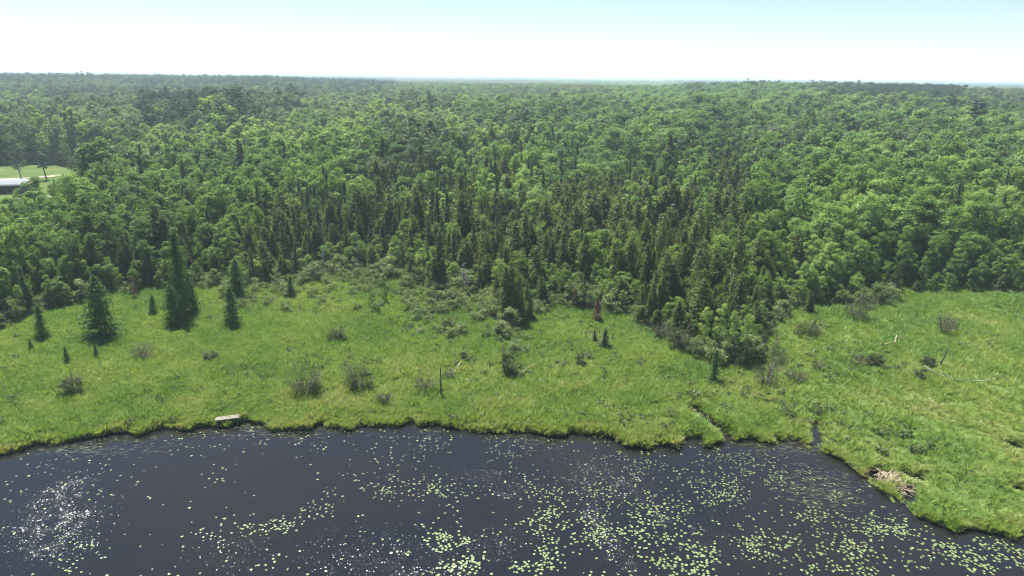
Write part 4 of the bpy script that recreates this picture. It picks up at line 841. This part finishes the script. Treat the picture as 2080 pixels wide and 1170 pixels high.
# ------------------------------------------------------------------ lily pads
PADS = [  # photo polyline, spread px, count, radius range, name of the drift
 ([(375, 1078), (450, 1082), (540, 1066), (600, 1076), (640, 1038), (655, 1026)], 11, 85, (.10, .2), "the curved string in open water"),
 ([(705, 975), (760, 1000), (800, 985)], 16, 55, (.09, .17), "the small drift off the middle bank"),
 ([(840, 990), (900, 985), (940, 1005)], 15, 75, (.1, .18), "the larger drift off the middle bank"),
 ([(890, 1065), (885, 1090), (915, 1105), (960, 1085)], 14, 70, (.12, .22), "the ring of pads round dark water"),
 ([(905, 1150), (940, 1155), (985, 1140)], 14, 60, (.14, .24), "the raft below the ring of pads"),
 ([(1060, 1160), (1110, 1150), (1140, 1120), (1080, 1100)], 15, 80, (.14, .23), "the loose raft at the middle"),
 ([(1085, 1065), (1130, 1040), (1170, 1070), (1215, 1085), (1260, 1075)], 16, 150, (.13, .22), "the thick chain across the ruffled streak"),
 ([(1110, 990), (1160, 1000), (1200, 985), (1245, 1000)], 22, 90, (.10, .19), "the loose drift above the thick chain"),
 ([(1300, 1010), (1340, 1050), (1290, 1070), (1340, 1090)], 24, 170, (.12, .22), "the broad raft right of the ruffled streak"),
 ([(1330, 1140), (1400, 1130), (1460, 1150), (1380, 1165)], 20, 160, (.14, .24), "the dense nearest raft"),
 ([(1390, 960), (1450, 990), (1500, 1000), (1420, 1030)], 18, 160, (.10, .18), "the drift before the notched bank"),
 ([(1560, 1090), (1500, 1105), (1600, 1110), (1660, 1090)], 17, 130, (.12, .2), "the straggling band in mid pond"),
 ([(1635, 1040), (1665, 1055), (1685, 1075)], 10, 45, (.12, .2), "the short line near the stick pile"),
 ([(1730, 1070), (1780, 1062), (1810, 1085), (1850, 1072)], 15, 120, (.13, .22), "the raft opposite the stick pile"),
 ([(1690, 1100), (1730, 1115), (1760, 1130)], 11, 60, (.13, .21), "the line trailing below the stick pile"),
 ([(1895, 1105), (1930, 1125), (1975, 1140), (2000, 1165)], 13, 110, (.14, .23), "the raft off the sedge point"),
 ([(1990, 1112), (2040, 1108), (2075, 1140)], 13, 90, (.14, .24), "the farthest raft along the bank"),
 ([(1560, 1160), (1700, 1165), (1740, 1150), (1880, 1160)], 14, 70, (.13, .22), "the scatter at the near corner"),
 ([(1600, 975), (1625, 985), (1570, 955), (1530, 945)], 14, 80, (.09, .17), "the drift under the narrow channel"),
 ([(1440, 920), (1500, 930), (1590, 920)], 14, 80, (.08, .14), "the specks along the notched bank"),
 ([(1240, 915), (1280, 935), (1310, 950)], 14, 50, (.09, .15), "the specks under the bank's blunt nose"),
 ([(1000, 905), (1030, 900), (1060, 925)], 14, 50, (.09, .15), "the specks under the middle bank"),
 ([(800, 870), (850, 885), (900, 900)], 18, 70, (.07, .13), "the specks tucked under the straight bank"),
 ([(115, 1090), (180, 1120), (130, 1150)], 20, 40, (.1, .18), "the bright ruffled patch"),
]
def pad_mesh(seed, n=13):
    r = np.random.default_rng(seed); a = np.linspace(.16, 6.283-.16, n); rr = 1+r.normal(0, .035, n); z = r.normal(.0, .03, n)+.03
    V = np.concatenate([[[0.08, 0, .02]], np.column_stack([rr*np.cos(a), rr*np.sin(a), z])]); mb = MB(); i = np.arange(1, n); mb.indexed(V, np.stack([0*i, i, i+1], -1), r.random()); return mb
def pad_mat():
    m, n = nodes("lily_pad"); L = n.links.new; t = new(n, "ShaderNodeAttribute", attribute_type='INSTANCER', attribute_name="tint"); v = new(n, "ShaderNodeAttribute", attribute_name="v")
    f = math_(n, 'ADD', math_(n, 'MULTIPLY', t.outputs['Fac'], .7), math_(n, 'MULTIPLY', v.outputs['Fac'], .3))
    col = ramp(n, f, [(0, (.065, .11, .035)), (.45, (.115, .17, .055)), (.8, (.175, .22, .09)), (1, (.16, .125, .05))])
    b = new(n, "ShaderNodeBsdfPrincipled"); b.inputs['Roughness'].default_value = .38; L(col, b.inputs['Base Color']); o = new(n, "ShaderNodeOutputMaterial"); L(b.outputs[0], o.inputs[0]); return m
M['pad'] = pad_mat(); PADM = [pad_mesh(k).mesh("lily_pad", [M['pad']]) for k in range(6)]
def in_water(x, y): return (ground_z(x, y) < -.12) & (y < shore_y(x)-.25)
pads = []
for di, (pl, spx, cnt, (r0, r1), nm) in enumerate(PADS):
    cnt = int(cnt*1.35); pl = np.array(pl, float); t = rng.random(cnt)*(len(pl)-1); c = np.stack([np.interp(t, np.arange(len(pl)), pl[:, q]) for q in (0, 1)], -1)
    # pads gather in small knots
    kn = rng.normal(0, spx, (max(3, cnt//9), 2))*np.array([1.35, .8]); kt = rng.random(len(kn))*(len(pl)-1); kc = np.stack([np.interp(kt, np.arange(len(pl)), pl[:, q]) for q in (0, 1)], -1)+kn
    pick = rng.random(cnt) < .62; j = rng.integers(0, len(kn), cnt); c = np.where(pick[:, None], kc[j]+rng.normal(0, 8.2, (cnt, 2))*np.array([1.4, .7]), c+rng.normal(0, spx*1.3, (cnt, 2)))
    for q in c: w = at(q[0], q[1], 0); pads.append((w[0], w[1], rng.uniform(r0, r1)*.54, di))
nb_ = 2900; bx = rng.uniform(-40, 1900, nb_); by = rng.uniform(858, 1170, nb_); dens = np.where(by < 1010, .6, .28)*np.where(bx > 760, 1.15, .8)*(.25+1.5*sstep(.35, .7, fbm(bx/90, by/50, 81, 2)))
for a, b in zip(bx[rng.random(nb_) < dens], by[rng.random(nb_) < dens]): pass
kk = rng.random(nb_) < dens
for a, b in zip(bx[kk], by[kk]): w = at(a, b, 0); pads.append((w[0], w[1], rng.uniform(.05, .115), -1))
pads = np.array(pads); pads = pads[in_water(pads[:, 0], pads[:, 1])]
kept = []; cell = {}
for p in pads[np.argsort(-pads[:, 2])]:    # pads do not lie on one another
    key = (int(p[0]//.5), int(p[1]//.5)); ok = True
    for dx in (-1, 0, 1):
        for dy in (-1, 0, 1):
            for q in cell.get((key[0]+dx, key[1]+dy), ()):
                if (p[0]-q[0])**2+(p[1]-q[1])**2 < (.72*(p[2]+q[2]))**2: ok = False; break
    if ok: cell.setdefault(key, []).append(p); kept.append(p)
kept = np.array(kept); ppx, ppy = project(np.column_stack([kept[:, :2], np.zeros(len(kept))]))
area = kept[:, 2]/np.hypot(np.hypot(kept[:, 0], kept[:, 1]), CAM_H)*((ppx > 4) & (ppx < 2076) & (ppy < 1166))*(kept[:, 3] >= 0)
o_ = np.argsort(-area); big, small = o_[:300], o_[300:]
tints = rng.random(len(kept)); rots = rng.random(len(kept))*6.283
cen_ = np.array([np.mean([at(a, b, 0)[:2] for a, b in p[0]], 0) for p in PADS]); pl_ = {}
for i in big:
    dd = int(kept[i, 3]); v = kept[i, :2]-cen_[dd]; side = ("shoreward" if v[1] > 0 else "near") if abs(v[1]) > abs(v[0]) else ("left" if v[0] < 0 else "right")
    pl_.setdefault((dd, side, "pale" if tints[i] > .66 else "green" if tints[i] < .33 else "yellow-green"), []).append(i)
for (dd, side, c), L in pl_.items():
    L.sort(key=lambda i: -kept[i, 2])
    for n, i in enumerate(L):
        o = link("lily_pad", PADM[i % 6], None, (kept[i, 0], kept[i, 1], .012+.004*(i % 3)), rots[i], kept[i, 2]); o["tint"] = float(tints[i])
        if n < 2: tag(o, f"{('biggest', 'second biggest')[n]} {c} pad, {side} side of {PADS[dd][4]}", "lily pad", "lily pads on the pond")
        else: tag(o, f"lesser {c} pad, {side} side of {PADS[dd][4]}", "lily pad", f"lesser {c} pads, {side} side of {PADS[dd][4]}")
S3 = kept[small]; scatter("small_lily_pads", np.column_stack([S3[:, :2], np.full(len(S3), .012)]), np.repeat(S3[:, 2:3], 3, 1), np.stack([rng.normal(0, .04, len(S3)), rng.normal(0, .04, len(S3)), rots[small]], -1), tints[small], rng.integers(0, 6, len(S3)), PADM, "hundreds of small pale lily pads dotted over the pond", "lily pads")
# floating grass blades lying on the water under the banks
fb = []
for px, py, sx_, sy_, c, ang in ((1660, 990, 50, 22, 240, -.35), (1610, 910, 60, 8, 120, -.2), (1700, 1010, 30, 12, 80, -.3), (150, 905, 40, 14, 130, .5), (560, 875, 70, 10, 160, .3), (1090, 895, 30, 10, 60, .4), (240, 905, 70, 12, 110, .2)):
    for k in range(c): w = at(px+rng.normal(0, sx_), py+rng.normal(0, sy_), 0); fb.append((w[0], w[1], ang+rng.normal(0, .3)))
fb = np.array(fb); fb = fb[in_water(fb[:, 0], fb[:, 1])]; n = len(fb); mb = MB(); d = np.column_stack([np.cos(fb[:, 2]), np.sin(fb[:, 2]), np.zeros(n)])
blades(mb, np.column_stack([fb[:, :2], np.full(n, .006)]), np.tile([0, 0, 1.], (n, 1)), d, rng.uniform(.3, .9, n), .035, rng.random(n)); tag(link("floating_grass", mb.mesh("floating_grass", [M['floating']])), "thin pale grass blades lying flat on the water near the bank", "floating grass", None, "stuff")

# ------------------------------------------------------------------ haze
HZ = 1
if HZ:
    mb = MB(); top, bot, ex = 66.0, -8.0, EXT+400
    mb.box((0, (ex-900)/2, (top+bot)/2), (2*ex+600, ex+1500, top-bot)); hz_m, n = nodes("haze_air"); pv = new(n, "ShaderNodeVolumePrincipled"); pv.inputs['Color'].default_value = (.70, .87, 1, 1); pv.inputs['Density'].default_value = 2.3e-4; pv.inputs['Anisotropy'].default_value = 0.2
    o = new(n, "ShaderNodeOutputMaterial"); n.links.new(pv.outputs[0], o.inputs['Volume']); tag(link("haze", mb.mesh("haze", [hz_m])), "thin blue summer haze over the far forest", "haze", None, "stuff")
